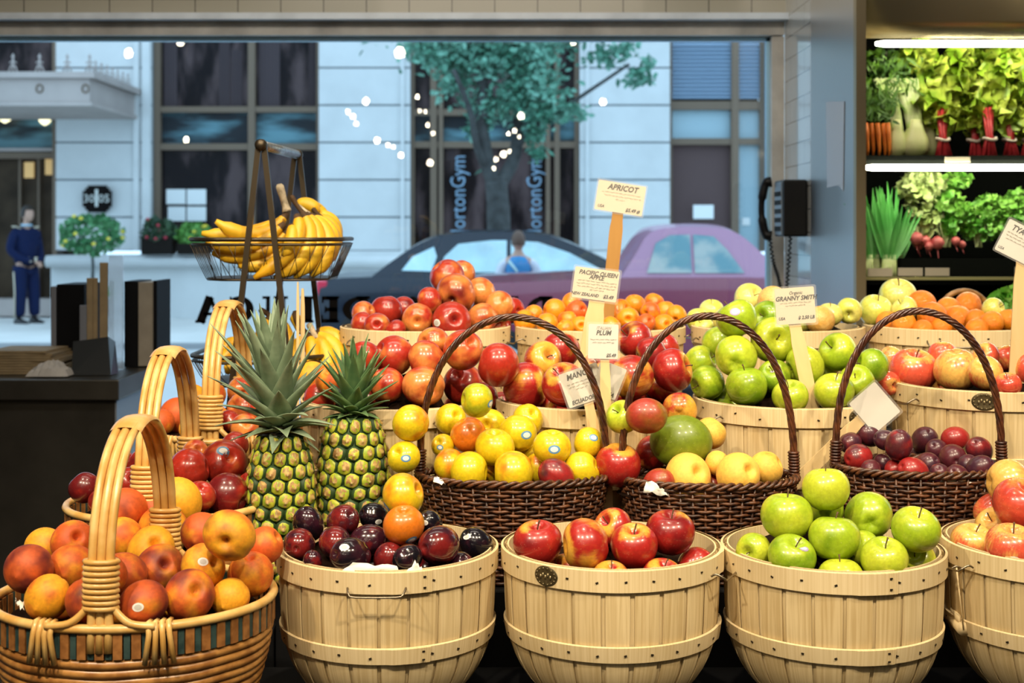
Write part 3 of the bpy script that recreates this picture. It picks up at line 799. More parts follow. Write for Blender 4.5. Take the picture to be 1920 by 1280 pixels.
HP['L1'] = [(54,1066,92,'pe',.95,.52,'b'),(89,1120,88,'pe',.30,.0,'b'),(135,1063,90,'pe',.78,.12,'b'),(136,1016,82,'pe',.7,.0,'q'),(84,1026,62,'pe',.2,.0,'b'),
 (168,1126,94,'pe',.75,.35,'b'),(196,1078,84,'pe',.9,.1,'b'),(235,955,84,'pe',1,.15,'b'),(228,1010,82,'pe',.65,.0,'b'),(232,1078,88,'pe',.75,.4,'b'),
 (283,1031,90,'pe',.35,.0,'q'),(299,1066,96,'pe',.62,.35,'q',None,3),(306,990,90,'pe',.55,.1,'b'),(333,942,92,'pe',.12,.0,'b'),(380,1000,82,'pe',.7,.35,'b'),
 (430,1003,98,'pe',.38,.30,'F',None,3),(381,1062,84,'pe',.4,.25,'x',(.22,-.45,'w'),-5),(470,1076,88,'pe',.62,.15,'u'),(268,1132,92,'pe',.85,.50,'b',(.05,-.15,'w'),-6),(355,1116,96,'pe',.72,.40,'q',None,6),
 (432,1120,74,'pe',.3,.0,'b'),(497,1022,72,'pe',.85,.1,'x'),(284,958,42,'pe',.8,.0,'x'),(225,1136,50,'pe',.6,.2,'x'),(325,1135,50,'pe',.5,.1,'x'),(120,1130,60,'pe',.6,.2,'x')]
HP['L2'] = [(158,914,60,'ne',.9,.75,'x'),(243,905,60,'ne',.9,.2,'q'),(268,868,56,'ne',.9,.35,'x'),(276,917,52,'ne',.45,.0,'x'),(355,880,80,'ne',.95,.15,'x'),
 (366,848,50,'ne',.5,.0,'q'),(420,868,86,'ne',.85,.12,'q',(.15,-.7,'b')),(425,928,84,'ne',.95,.65,'x'),(468,910,54,'ne',.7,.0,'x'),(240,945,46,'ne',.9,.3,'x'),(375,930,60,'ne',.9,.3,'x'),(300,900,60,'ne',.9,.4,'x'),
 (440,835,54,'ne',.9,.3,'x'),(230,870,44,'ne',.8,.3,'x'),(486,935,50,'ne',.8,.2,'x'),(190,940,50,'ne',.9,.5,'x'),(330,925,50,'ne',.8,.4,'x')]
HP['L3'] = [(335,780,72,'pe',.95,.0,'b'),(363,748,56,'pe',.35,.0,'b'),(362,804,56,'pe',.35,.0,'x'),(300,792,56,'pe',.75,.0,'x'),(405,780,50,'pe',.6,.2,'x'),
 (450,732,50,'ne',.5,.0,'x'),(455,765,62,'ne',.45,.0,'x'),(458,802,56,'ne',.4,.0,'q'),(430,790,46,'ne',.8,.1,'x'),(490,770,50,'ne',.6,.0,'x'),(281,800,40,'pe',.7,.0,'x'),(400,740,50,'pe',.6,.0,'x')]
HP['W1'] = [(894,750,64,'yp',.0,.72,'x',(.85,.15,'b')),(845,786,62,'yp',.1,.05,'q'),(878,815,68,'yp',.72,.0,'x'),(928,838,76,'yp',.15,.1,'u'),(971,812,72,'yp',.1,.05,'x',(.45,-.05,'b')),
 (990,786,58,'yp',.1,.0,'x'),(918,796,44,'yp',.1,.0,'x'),(1035,838,72,'yp',.2,.05,'u',(.1,-.05,'b')),(1103,830,60,'yp',.15,.05,'x',(.3,-.45,'b')),(843,872,64,'yp',.50,.0,'x'),
 (880,884,76,'yp',.08,.0,'R'),(962,886,84,'yp',.34,.0,'L'),(1043,891,68,'rp',.55,.0,'x'),(1091,882,74,'yp',.12,.1,'x'),(1010,878,46,'yp',.4,.0,'x'),(830,835,44,'yp',.2,.1,'x',(-.2,.0,'b')),
 (770,793,74,'yp',.36,.05,'x'),(757,857,62,'yp',.05,.2,'x',(.2,-.1,'b')),(918,880,46,'yp',.3,.0,'x'),(1000,850,40,'yp',.3,.0,'x')]
HP['W2'] = [(1212,780,78,'ma',.62,.0,'R'),(1274,769,66,'ra',.42,.05,'b'),(1277,828,116,'ma',.05,.02,'R',None,45),(1332,812,62,'pp',.12,.0,'x'),(1159,872,88,'ra',1.0,.1,'u',None,4),
 (1222,850,56,'ra',.8,.1,'x',None,-30),(1234,905,62,'ma',.85,.0,'x'),(1290,894,88,'pp',.05,.0,'q'),(1384,890,84,'pp',.16,.0,'q'),(1436,878,66,'pp',.22,.15,'r'),(1345,868,48,'pp',.2,.1,'x'),
 (1338,910,40,'ne',.7,.1,'x'),(1168,782,40,'ga',.6,.0,'x')]
HP['W3'] = [(1609,857,54,'rp',.62,.0,'x'),(1632,880,42,'rp',.1,.1,'x'),(1594,830,38,'rp',.2,.4,'x'),(1630,815,50,'rp',.1,.6,'x'),(1660,825,44,'rp',.1,.6,'x'),(1685,834,58,'rp',.35,.3,'u'),
 (1677,879,40,'rp',.95,.0,'x'),(1712,884,60,'rp',.85,.0,'x'),(1734,825,54,'rp',.1,.5,'x'),(1738,872,52,'rp',.2,.4,'q'),(1757,845,50,'rp',.15,.4,'x'),(1786,858,56,'rp',.3,.2,'F',None,3),
 (1791,822,50,'rp',.95,.0,'R'),(1836,844,54,'rp',.35,.3,'x'),(1838,877,52,'rp',.1,.5,'x'),(1795,893,50,'rp',.1,.3,'x'),(1719,850,34,'rp',.2,.5,'x'),(1655,868,40,'rp',.2,.5,'x'),(1762,890,44,'rp',.2,.5,'x'),(1815,870,40,'rp',.1,.6,'x')]
HP['M1'] = [(683,668,60,'ne',.85,.15,'x',(-.35,.4,'b')),(738,667,76,'ne',.60,.0,'x'),(726,722,68,'ne',.62,.05,'x'),(798,674,74,'ne',.58,.0,'x'),(812,642,54,'ne',.5,.0,'x'),
 (794,724,80,'ne',.42,.05,'x'),(868,656,78,'ne',.48,.0,'q'),(868,720,76,'ne',.9,.38,'x'),(934,684,84,'ne',.9,.15,'x'),(940,764,54,'ne',.9,.0,'x'),(624,712,66,'pe',.55,.15,'x'),
 (585,708,52,'pe',.45,.0,'b'),(600,748,54,'ne',.7,.0,'x'),(660,722,60,'ne',.7,.1,'x'),(860,765,50,'ne',.9,.4,'x'),(905,745,60,'ne',.95,.5,'x'),(700,755,50,'ne',.8,.3,'x'),(665,690,50,'ne',.8,.3,'x')]
HP['M2'] = [(984,725,92,'ra',.82,.05,'R',None,6),(1017,676,74,'ra',.66,.0,'q'),(1052,657,72,'ra',.9,.2,'x'),(1058,722,86,'ra',.95,.1,'x'),(1191,638,70,'ra',1,.35,'x'),(1186,706,86,'ra',.62,.3,'x'),
 (1222,664,66,'ra',1,.5,'x'),(1260,694,80,'ra',1,.45,'r'),(1240,726,54,'ra',.75,.1,'u',None,5),(1243,655,40,'ra',.9,.2,'x'),(1040,765,54,'ra',.95,.2,'x'),(1125,690,70,'ra',.95,.3,'x'),(1130,745,60,'ra',.95,.4,'x'),(1185,755,46,'ra',.8,.0,'x')]
HP['M3'] = [(1382,598,78,'ga',.35,.25,'x',(-.25,-.4,'m')),(1380,669,80,'ga',.65,.0,'b'),(1440,594,48,'ga',.3,.5,'x'),(1450,638,88,'ga',.6,.0,'x'),(1313,679,54,'ga',.4,.3,'r'),
 (1327,717,68,'ga',.2,.4,'x'),(1400,725,80,'ga',.25,.4,'U'),(1452,706,64,'ga',.25,.5,'x',(-.3,-.6,'m')),(1482,744,68,'ga',.55,.1,'x'),(1510,685,78,'ga',.5,.1,'x'),(1572,660,72,'ga',.4,.2,'x'),
 (1636,686,66,'ga',.2,.5,'x'),(1564,735,76,'ga',.55,.1,'u'),(1606,717,66,'ga',.4,.25,'x'),(1546,700,50,'ga',.6,.1,'x'),(1346,642,52,'ga',.3,.4,'x'),(1360,752,40,'ga',.3,.3,'x'),(1525,752,46,'ga',.3,.4,'x')]
HP['M4'] = [(1713,695,88,'pa',.88,.25,'u'),(1768,668,58,'pa',.7,.0,'x'),(1794,692,86,'pa',.35,.0,'d'),(1848,700,66,'pa',.45,.0,'x'),(1850,666,48,'pa',.8,.1,'x'),(1883,672,46,'pa',.7,.0,'x'),
 (1672,672,48,'pa',.5,.0,'x'),(1664,718,48,'pa',.9,.3,'x'),(1925,690,62,'pa',.9,.3,'x'),(1755,722,44,'pa',.8,.2,'x'),(1890,722,50,'pa',.9,.3,'x'),(1965,700,60,'pa',.8,.3,'x')]
HP['K1'] = [(838,518,68,'ne',.62,.05,'x'),(866,515,54,'ne',.3,.0,'x'),(855,551,78,'ne',.45,.42,'x',None,6),(902,548,58,'ne',.3,.05,'x'),(936,572,56,'ne',.35,.0,'q'),(959,582,42,'ne',.8,.1,'x'),
 (805,563,50,'ne',.65,.0,'x'),(724,583,62,'ne',.85,.2,'x'),(783,599,62,'ne',.45,.0,'F'),(847,603,74,'ne',.9,.15,'x',(-.72,.0,'w')),(904,597,60,'ne',.4,.1,'x'),(682,588,48,'ne',.5,.1,'x'),
 (681,607,48,'ne',.75,.0,'x'),(707,610,50,'ne',.7,.0,'x'),(742,618,40,'ne',.95,.2,'x',(.2,.5,'w')),(757,580,36,'ne',.9,.2,'x'),(935,612,40,'ne',.6,.2,'x')]
HP['K2'] = [(1040,583,48,'ap',.2,.0,'x'),(1073,569,44,'ap',.3,.0,'x'),(1082,584,44,'ap',.85,.0,'x'),(985,603,46,'ap',.2,.0,'x'),(1026,607,44,'ap',.2,.0,'x'),(1064,600,38,'ap',.5,.0,'x'),
 (1060,616,36,'ap',.2,.0,'x'),(1088,612,42,'ap',.25,.0,'x'),(1190,571,42,'ap',.3,.0,'u'),(1226,568,40,'ap',.5,.0,'x'),(1219,586,40,'ap',.55,.0,'x'),(1177,597,44,'ap',.2,.0,'F'),(1211,606,38,'ap',.85,.0,'q'),
 (1163,582,44,'ap',.4,.0,'x'),(1248,584,40,'ap',.3,.0,'x'),(1268,592,42,'ap',.2,.0,'x'),(1245,610,42,'ap',.2,.0,'x'),(1140,590,44,'ap',.4,.0,'x'),(1145,612,40,'ap',.3,.0,'x'),(1115,600,40,'ap',.4,.0,'x'),(1000,590,40,'ap',.3,.0,'x')]
HP['K3'] = [(1405,560,60,'ya',.5,.0,'q'),(1334,583,48,'ya',.5,.0,'u'),(1308,600,44,'ya',.3,.1,'x'),(1556,590,48,'ya',.5,.0,'u'),(1592,582,50,'ya',.4,.1,'x'),(1450,566,62,'ml',.3,.0,'x'),
 (1538,600,56,'ml',.6,.0,'x'),(1360,600,50,'ya',.4,.0,'x'),(1500,600,52,'ya',.4,.1,'x'),(1430,606,50,'ya',.4,.1,'x'),(1320,615,40,'ya',.4,.1,'x'),(1470,612,40,'ya',.4,.1,'x'),(1385,598,46,'ya',.4,.1,'x')]
HP['K4'] = [(1683,556,70,'ya',.4,.05,'u'),(1642,583,66,'ya',.45,.1,'u'),(1697,580,50,'ya',.5,.0,'x'),(1728,572,56,'or',.3,.2,'x'),(1748,594,58,'or',.6,.2,'x'),(1815,572,52,'or',.3,.3,'x'),
 (1779,582,52,'or',.3,.3,'x'),(1797,599,54,'or',.4,.3,'x'),(1831,600,42,'or',.3,.3,'x'),(1860,605,46,'or',.3,.4,'x'),(1695,608,46,'or',.3,.5,'x'),(1831,618,44,'or',.3,.3,'x'),(1891,600,42,'or',.3,.3,'x'),
 (1765,615,40,'or',.3,.3,'x'),(1730,618,40,'or',.3,.3,'x'),(1664,604,44,'or',.3,.5,'x'),(1880,620,36,'or',.3,.5,'x'),(1862,580,36,'ya',.5,.2,'x')]
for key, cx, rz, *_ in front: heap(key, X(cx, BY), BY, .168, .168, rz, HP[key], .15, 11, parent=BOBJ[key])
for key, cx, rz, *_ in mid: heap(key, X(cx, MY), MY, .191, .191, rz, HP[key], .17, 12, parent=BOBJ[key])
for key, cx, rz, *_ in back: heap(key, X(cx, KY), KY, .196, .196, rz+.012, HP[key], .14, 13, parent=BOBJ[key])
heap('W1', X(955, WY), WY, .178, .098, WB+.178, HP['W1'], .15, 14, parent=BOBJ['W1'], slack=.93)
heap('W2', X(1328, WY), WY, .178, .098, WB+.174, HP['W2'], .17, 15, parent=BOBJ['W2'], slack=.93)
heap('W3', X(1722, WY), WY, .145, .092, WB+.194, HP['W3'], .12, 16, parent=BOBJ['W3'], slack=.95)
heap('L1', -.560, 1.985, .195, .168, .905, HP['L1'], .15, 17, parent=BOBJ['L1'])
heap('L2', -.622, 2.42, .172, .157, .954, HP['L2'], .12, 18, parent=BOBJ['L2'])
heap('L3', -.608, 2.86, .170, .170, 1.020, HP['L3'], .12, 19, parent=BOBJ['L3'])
label_fruits(PH)
# white tissue showing at rims
def tissue(pts, label):
    mb = MB(); n = 7; m = 5; a, b, c, d = [V(p) for p in pts]; g = []
    rg = random.Random(len(label))
    for j in range(m):
        for i in range(n):
            u, v = i/(n-1), j/(m-1); p = a*(1-u)*(1-v)+b*u*(1-v)+c*u*v+d*(1-u)*v
            g.append(p+V((0, rg.uniform(-.003, .003), rg.uniform(-.003, .003))))
    mb.grid(g, n, m); o = mb.build('tissue_paper', M['paper'])
    md = o.modifiers.new('thickness', 'SOLIDIFY'); md.thickness = .0006
    tag(o, label, 'paper', 'white tissue showing at basket rims')
tissue([P(628, 1076, 1.991), P(752, 1084, 1.991), P(744, 1062, 1.994), P(662, 1057, 1.994)], 'white tissue tucked at the rim under the black plums')
tissue([P(754, 1082, 1.991), P(800, 1086, 1.991), P(796, 1070, 1.994), P(778, 1052, 1.994)], 'folded white tissue tip by the wire handle under the black plums')
tissue([P(1206, 922, 2.346), P(1256, 930, 2.346), P(1240, 912, 2.35), P(1214, 900, 2.352)], 'white tissue corner at the rim of the mango basket')
tissue([P(1762, 902, 2.345), P(1822, 907, 2.345), P(1800, 892, 2.35), P(1782, 889, 2.35)], 'pale tissue corner at the rim of the small plum basket')
tissue([P(812, 902, 2.34), P(836, 908, 2.34), P(826, 898, 2.345), P(816, 894, 2.345)], 'tiny white tissue bit in the yellow plum basket')
tissue([P(28, 1132, 1.86), P(45, 1142, 1.86), P(44, 1126, 1.87), P(30, 1122, 1.87)], 'small white tissue bit beside the golden peach')
# ================================================================ the room
M['tile'] = None
def tile_mat(name, c, grout, sx, sz, axis, rough=.2):
    m, nt, p = newmat(name); tc = N(nt, 'ShaderNodeTexCoord'); sp = N(nt, 'ShaderNodeSeparateXYZ'); L(nt, tc.outputs['Object'], sp.inputs[0])
    cb = N(nt, 'ShaderNodeCombineXYZ'); L(nt, sp.outputs[axis], cb.inputs[0]); L(nt, sp.outputs[2], cb.inputs[1])
    b = N(nt, 'ShaderNodeTexBrick'); b.inputs['Scale'].default_value = 1; b.inputs['Brick Width'].default_value = sx; b.inputs['Row Height'].default_value = sz
    b.inputs['Mortar Size'].default_value = .0018; b.inputs['Color1'].default_value = c4(c); b.inputs['Color2'].default_value = c4([x*.93 for x in c]); b.inputs['Mortar'].default_value = c4(grout)
    L(nt, cb.outputs[0], b.inputs['Vector']); L(nt, b.outputs['Color'], p.inputs['Base Color'])
    p.inputs['Roughness'].default_value = rough; p.inputs['Coat Weight'].default_value = .5
    bp = N(nt, 'ShaderNodeBump'); bp.inputs['Strength'].default_value = .5; bp.inputs['Distance'].default_value = .003; bp.invert = True
    L(nt, b.outputs['Fac'], bp.inputs['Height']); L(nt, bp.outputs[0], p.inputs['Normal']); return m
M['tile'] = tile_mat('glazed_wall_tile', (.50, .47, .38), (.03, .03, .03), .174, .068, 0)
M['tile_side'] = tile_mat('glazed_side_tile', (.60, .61, .60), (.10, .11, .12), .26, .087, 1, .12)
M['plaster'] = simple('warm_plaster', (.22, .19, .15), .9, noise=.1)
M['dark_floor'] = simple('dark_floor', (.05, .045, .04), .4, noise=.3, nscale=4)
M['ledge'] = simple('painted_ledge', (.78, .86, .95), .25, noise=.12, nscale=9)
M['soffit'] = simple('painted_soffit', (.55, .52, .47), .6, noise=.25, nscale=7)
M['frame_blue'] = simple('window_frame_paint', (.42, .72, .95), .3)
WYY = 5.5; WTOP = EYE+(430-72)/F*WYY; XR = 1.112
def S(o): o['kind'] = 'structure'; return o
S(box1('floor', (-.3, 1.25, -.05), (8.4, 9.3, .1), M['dark_floor']))
S(box1('ceiling', (-.3, 1.1, 3.45), (8.4, 9.2, .1), M['plaster']))
S(box1('wall_rear', (-.3, -3.05, 1.7), (8.4, .1, 3.4), M['plaster']))
S(box1('wall_left', (-4.05, 1.25, 1.7), (.1, 8.6, 3.4), M['plaster']))
S(box1('wall_right', (3.45, .6, 1.7), (.1, 7.2, 3.4), M['plaster']))
def wallbox(name, x0, x1, y0, y1, z0, z1, m): return S(box1(name, ((x0+x1)/2, (y0+y1)/2, (z0+z1)/2), (x1-x0, y1-y0, z1-z0), m))
wallbox('wall_front_upper', -4.0, 1.25, 5.42, 5.60, WTOP+.085, 3.4, M['tile'])
wallbox('wall_front_lower', -4.0, 1.25, 5.44, 5.60, 0, .14, M['plaster'])
wallbox('wall_side', XR, XR+.12, 4.965, 5.44, 0, 3.4, M['tile_side'])
wallbox('wall_behind_cooler', XR+.12, 3.5, 5.22, 5.32, 0, 3.4, M['plaster'])
wallbox('trim_ledge', -4.0, XR, 5.36, 5.45, WTOP+.058, WTOP+.084, M['ledge'])
wallbox('trim_soffit', -4.0, XR-.002, 5.43, 5.56, WTOP+.004, WTOP+.057, M['soffit'])
wallbox('trim_jamb', XR-.052, XR-.001, 5.44, 5.58, .14, WTOP, M['soffit'])
# window: frame and one big pane
wf = S(empty('window_1', (0, 5.5, 0)))
xl, xr = -4.0, X(1436, WYY)
for a, b in (((xl, WYY, WTOP-.006), (xr+.012, WYY, WTOP-.006)), ((xr+.006, WYY, .14), (xr+.006, WYY, WTOP)), ((xl, WYY, .15), (xr+.012, WYY, .15))):
    mb = MB(); mb.bar(V(a)-V((0, 5.5, 0)), V(b)-V((0, 5.5, 0)), .03, .014); mb.build('window_frame', M['frame_blue'], wf, smooth=False)
gm, gnt, gp = newmat('window_glass'); gnt.nodes.remove(gp)
tr = N(gnt, 'ShaderNodeBsdfTransparent'); tr.inputs[0].default_value = (.95, .98, 1, 1); gl = N(gnt, 'ShaderNodeBsdfGlossy'); gl.inputs['Roughness'].default_value = .0
mx = N(gnt, 'ShaderNodeMixShader'); fr = N(gnt, 'ShaderNodeFresnel'); fr.inputs[0].default_value = 1.5
L(gnt, mth(gnt, 'MULTIPLY', fr.outputs[0], 1.9, True), mx.inputs[0]); L(gnt, tr.outputs[0], mx.inputs[1]); L(gnt, gl.outputs[0], mx.inputs[2])
L(gnt, mx.outputs[0], gnt.nodes['Material Output'].inputs[0])
M['glass'] = gm
mb = MB(); mb.grid([(xl, .01, .15), (xr, .01, .15), (xl, .01, WTOP-.01), (xr, .01, WTOP-.01)], 2, 2); mb.build('window_pane', gm, wf, smooth=False)
# ================================================================ text helper
def text(body, parent, loc, size, m, rot=(pi/2, 0, 0), name='lettering', align='CENTER', mirror=False, bold=0, shear=0, ext=0, sx=1, spacing=1):
    c = bpy.data.curves.new(name, 'FONT'); c.body = body; c.size = size; c.align_x = align; c.align_y = 'CENTER'; c.shear = shear; c.offset = bold; c.extrude = ext; c.space_character = spacing
    c.resolution_u = 2
    c.materials.append(m); o = bpy.data.objects.new(name, c); COL.objects.link(o)
    if parent: o.parent = parent
    me = bpy.data.meshes.new_from_object(o); bpy.data.objects.remove(o); me.name = name
    if not me.materials: me.materials.append(m)
    o = bpy.data.objects.new(name, me); COL.objects.link(o)
    if parent: o.parent = parent
    o.location = loc; o.rotation_euler = rot; o.scale = ((-1 if mirror else 1)*sx, 1, 1); return o
# shop lettering painted on the glass, read from the street
wl = empty('window_lettering', P(702, 580, 5.478), 'black mirrored serif lettering painted low across the shop window', 'lettering')
def serif(parent, ch, x, h, w):
    """heavy serif capitals as flat strokes; x runs mirrored"""
    mb = MB(); t = h*.32; th = h*.15; s = h*.12
    def bx(x0, x1, z0, z1): mb.box((-(x+(x0+x1)/2), 0, (z0+z1)/2), (x1-x0, .002, z1-z0))
    def arc(cx, cz, rx, rz, a0, a1, n=18):
        pts = []
        for i in range(n+1):
            a = a0+(a1-a0)*i/n; k = .55+.45*abs(cos(a))
            for q, yy in ((1, -.001), (1, .001), (1-(t/rx)*k*.95, .001), (1-(t/rx)*k*.95, -.001)):
                qz = q if q == 1 else 1-(th*1.1/rz)-(t/rx-th*1.1/rz)*0*k
                pts.append((-(x+cx+rx*q*cos(a)), yy, cz+rz*qz*sin(a)))
        mb.grid(pts, 4, n+1, cu=True)
    if ch in 'DEL':
        bx(.08*w, .08*w+t, 0, h); bx(0, .08*w+t+s, 0, th*.7); bx(0, .08*w+t+s, h-th*.7, h)
    if ch == 'E': bx(.1*w, w, 0, th); bx(.1*w, w*.96, h-th, h); bx(.1*w, w*.8, h/2-th/2, h/2+th/2); bx(w-s*.6, w, 0, h*.3); bx(w*.96-s*.6, w*.96, h*.74, h); bx(w*.8-s*.5, w*.8, h*.37, h*.63)
    if ch == 'L': bx(.1*w, w, 0, th); bx(w-s*.6, w, 0, h*.32)
    if ch == 'D': arc(.08*w+t*.6, h/2, w*.92-t*.6, h/2, -pi/2, pi/2)
    if ch == 'C': arc(w*.52, h/2, w*.52, h/2, .95, 2*pi-.95); bx(w*.80, w*.80+s*.6, h*.66, h*.98)
    if ch == 'U':
        bx(.1*w, .1*w+t, h*.3, h); bx(w*.86-th, w*.86, h*.3, h); bx(0, .1*w+t+s, h-th*.7, h); bx(w*.7, w, h-th*.7, h)
        arc(w*.48, h*.34, w*.38, h*.34, -pi, 0)
    if ch == 'N':
        bx(.1*w, .1*w+th, 0, h); bx(w*.88, w*.88+th, 0, h); bx(0, .1*w+t, h-th*.7, h); bx(0, .3*w, 0, th*.7); bx(w*.72, w, h-th*.7, h)
        mb.bar((-(x+.14*w), 0, h), (-(x+.92*w), 0, 0), t*.95, .002, up=(0, 1, 0))
    if ch == 'A':
        mb.bar((-(x+.5*w), 0, h*.98), (-(x+.86*w), 0, 0), t*1.0, .002, up=(0, 1, 0)); mb.bar((-(x+.5*w), 0, h*.98), (-(x+.14*w), 0, 0), th*.9, .002, up=(0, 1, 0))
        bx(.26*w, .74*w, h*.27, h*.27+th*.8); bx(0, .3*w, 0, th*.6); bx(.66*w, w*1.04, 0, th*.6)
    if ch == '&':
        arc(w*.45, h*.74, w*.22, h*.25, 0, 2*pi); arc(w*.40, h*.28, w*.36, h*.28, 0, 2*pi); mb.bar((-(x+.3*w), 0, h*.7), (-(x+.98*w), 0, 0), t*.8, .002, up=(0, 1, 0))
    mb.build('letter', M['ink'], parent, smooth=False)
hL = 50/F*5.478
def px2(p): return -(p-702)/F*5.478     # mirrored distance from the anchor
for ch, p0, p1 in (('D', 1036, 988), ('E', 972, 930), ('A', 922, 872), ('N', 866, 816), ('&', 796, 748), ('D', 694, 642), ('E', 636, 602), ('L', 588, 556), ('U', 540, 492), ('C', 476, 424), ('A', 420, 368)):
    serif(wl, ch, px2(p0), hL, px2(p1)-px2(p0))
wl.location.z -= hL/2
# ================================================================ cooler on the right
M['case_black'] = simple('cooler_black', (.005, .006, .005), .8, spec=.04)
M['brass'] = simple('satin_frame', (.46, .38, .24), .35, .85)
M['tube_light'] = simple('fluorescent_tube', (1, 1, .85), .5, emit=38, emitc=(1, .97, .72))
M['rail'] = simple('shelf_rail', (.45, .42, .18), .4)
M['hood'] = simple('hood_steel', (.50, .42, .26), .25, 1, bump=.06, nscale=3)
cf = empty('produce_cooler', (1.9, 4.7, 0), 'tall open produce cooler with steel side and lit shelves', 'cooler')
def cbox(nm, x0, x1, y0, y1, z0, z1, m, bev=0):
    o = box1(nm, ((x0+x1)/2-1.9, (y0+y1)/2-4.7, (z0+z1)/2), (x1-x0, y1-y0, z1-z0), m, cf, bev=bev); return o
ZT = 2.30
cbox('side_panel', XR, XR+.02, 4.335, 4.962, 0, 2.62, M['steel'])['label'] = 'brushed steel side panel'
cbox('front_post', XR-.002, XR+.030, 4.300, 4.334, 0, 2.62, M['brass'])['label'] = 'slim satin metal corner post'
cbox('back_panel', XR+.021, 2.9, 5.10, 5.13, 0, 2.4, M['case_black'])
cbox('base', XR+.021, 2.9, 4.36, 5.09, 0, .78, M['case_black'])
cbox('top_panel', XR+.021, 2.9, 4.40, 5.09, 2.26, 2.30, M['case_black'])
cbox('side_panel', 2.86, 2.9, 4.36, 5.09, .79, 2.25, M['case_black'])
mb = MB(); pts = []
for i in range(12):
    t = i/11
    for x in (XR+.031-1.9, 1.0): pts.append((x, 4.33-4.7+.05*sin(t*pi)*-.6-.02*t, EYE+(430-72)/F*4.33+t*(.62)))
mb.grid(pts, 2, 12); hd = mb.build('hood', M['hood'], cf); hd['label'] = 'curved steel hood over the top shelf'
md = hd.modifiers.new('thickness', 'SOLIDIFY'); md.thickness = .004
shelf_z = [EYE+(430-294)/F*4.42, EYE+(430-521)/F*4.42]
for z in shelf_z:
    cbox('shelf', XR+.022, 2.855, 4.42, 5.09, z-.022, z, M['case_black'])
    cbox('shelf_rail', XR+.022, 2.855, 4.405, 4.419, z-.006 if z < 1.5 else z-.012, z+.004, M['rail'] if z < 1.5 else M['case_black'])
for y0, x0, z in ((4.37, X(1642, 4.37), EYE+(430-82)/F*4.37), (4.40, X(1618, 4.40), EYE+(430-314)/F*4.40)):
    mb = MB(); mb.tube([(x0-1.9, y0-4.7, z), (x0+.03-1.9, y0-4.7, z), (.95, y0-4.7, z)], [.006, .0105, .0105], 12); t = mb.build('light_tube', M['tube_light'], cf); t['label'] = 'glowing fluorescent tube'
# pale strip with a jagged lower end on the steel side
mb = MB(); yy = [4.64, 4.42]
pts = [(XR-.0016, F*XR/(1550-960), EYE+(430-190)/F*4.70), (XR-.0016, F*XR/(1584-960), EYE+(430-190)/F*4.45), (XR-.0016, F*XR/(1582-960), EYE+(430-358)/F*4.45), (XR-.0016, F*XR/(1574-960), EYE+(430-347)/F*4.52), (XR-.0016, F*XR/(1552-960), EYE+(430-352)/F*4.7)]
mb.poly(pts); o = mb.build('pale_strip', simple('pale_strip_surface', (.55, .60, .68), .5), smooth=False); md = o.modifiers.new('thickness', 'SOLIDIFY'); md.thickness = .001
tag(o, 'pale strip with a jagged lower end on the steel side of the cooler', 'paper')
# ---- price tags on the shelf rails
for (x0, x1, y0, y1, lb) in ((1627, 1673, 503, 518, 'leftmost white price tag under the spring onions'), (1684, 1730, 502, 517, 'white price tag under the radishes, between two others'), (1735, 1780, 502, 517, 'white price tag beside the black tray'),
                             (1903, 1918, 500, 516, 'white price tag on the shelf rail at the edge of frame'), (1772, 1819, 294, 305, 'cream price tag below the red chard')):
    a = P(x0, y0, 4.40); b = P(x1, y1, 4.40); o = box1('price_tag', ((a.x+b.x)/2, 4.401, (a.z+b.z)/2), (b.x-a.x, .004, a.z-b.z), M['card']); tag(o, lb, 'price tag', 'price tags on the cooler shelves')
# ================================================================ greens in the cooler
def veg(name, c, rough=.5, c2=None, scale=14):
    m, nt, p = newmat(name); tc = N(nt, 'ShaderNodeTexCoord'); nz = N(nt, 'ShaderNodeTexNoise'); nz.inputs['Scale'].default_value = scale; nz.inputs['Detail'].default_value = 3
    L(nt, tc.outputs['Object'], nz.inputs['Vector']); col = mixc(nt, smooth(nt, nz.outputs[0], .35, .65), c, c2 or c)
    L(nt, col, p.inputs['Base Color']); p.inputs['Roughness'].default_value = rough; p.inputs['Subsurface Weight'].default_value = 0
    return m
M['leaf_chard'] = veg('chard_leaf', (.24, .42, .02), .4, (.62, .72, .10)); M['leaf_dark'] = veg('dark_leaf', (.04, .12, .012), .45, (.12, .26, .02))
M['leaf_green'] = veg('bright_leaf', (.10, .36, .03), .45, (.30, .60, .10)); M['leaf_pale'] = veg('pale_leaf', (.42, .56, .16), .45, (.60, .72, .30))
M['onion_green'] = veg('onion_green', (.08, .38, .07), .35, (.18, .55, .14), 8); M['onion_white'] = veg('onion_white', (.70, .74, .42), .4, (.45, .60, .16), 20)
M['fennel'] = veg('fennel_bulb', (.68, .66, .34), .4, (.52, .58, .20), 9); M['chard_red'] = veg('chard_stalk', (.46, .025, .03), .35, (.62, .05, .06), 20)
M['carrot'] = veg('carrot', (.80, .22, .02), .5, (.66, .15, .015), 30); M['radish'] = veg('radish', (.40, .05, .06), .4, (.55, .13, .12), 20)
M['band'] = simple('rubber_band', (.72, .62, .50), .6)
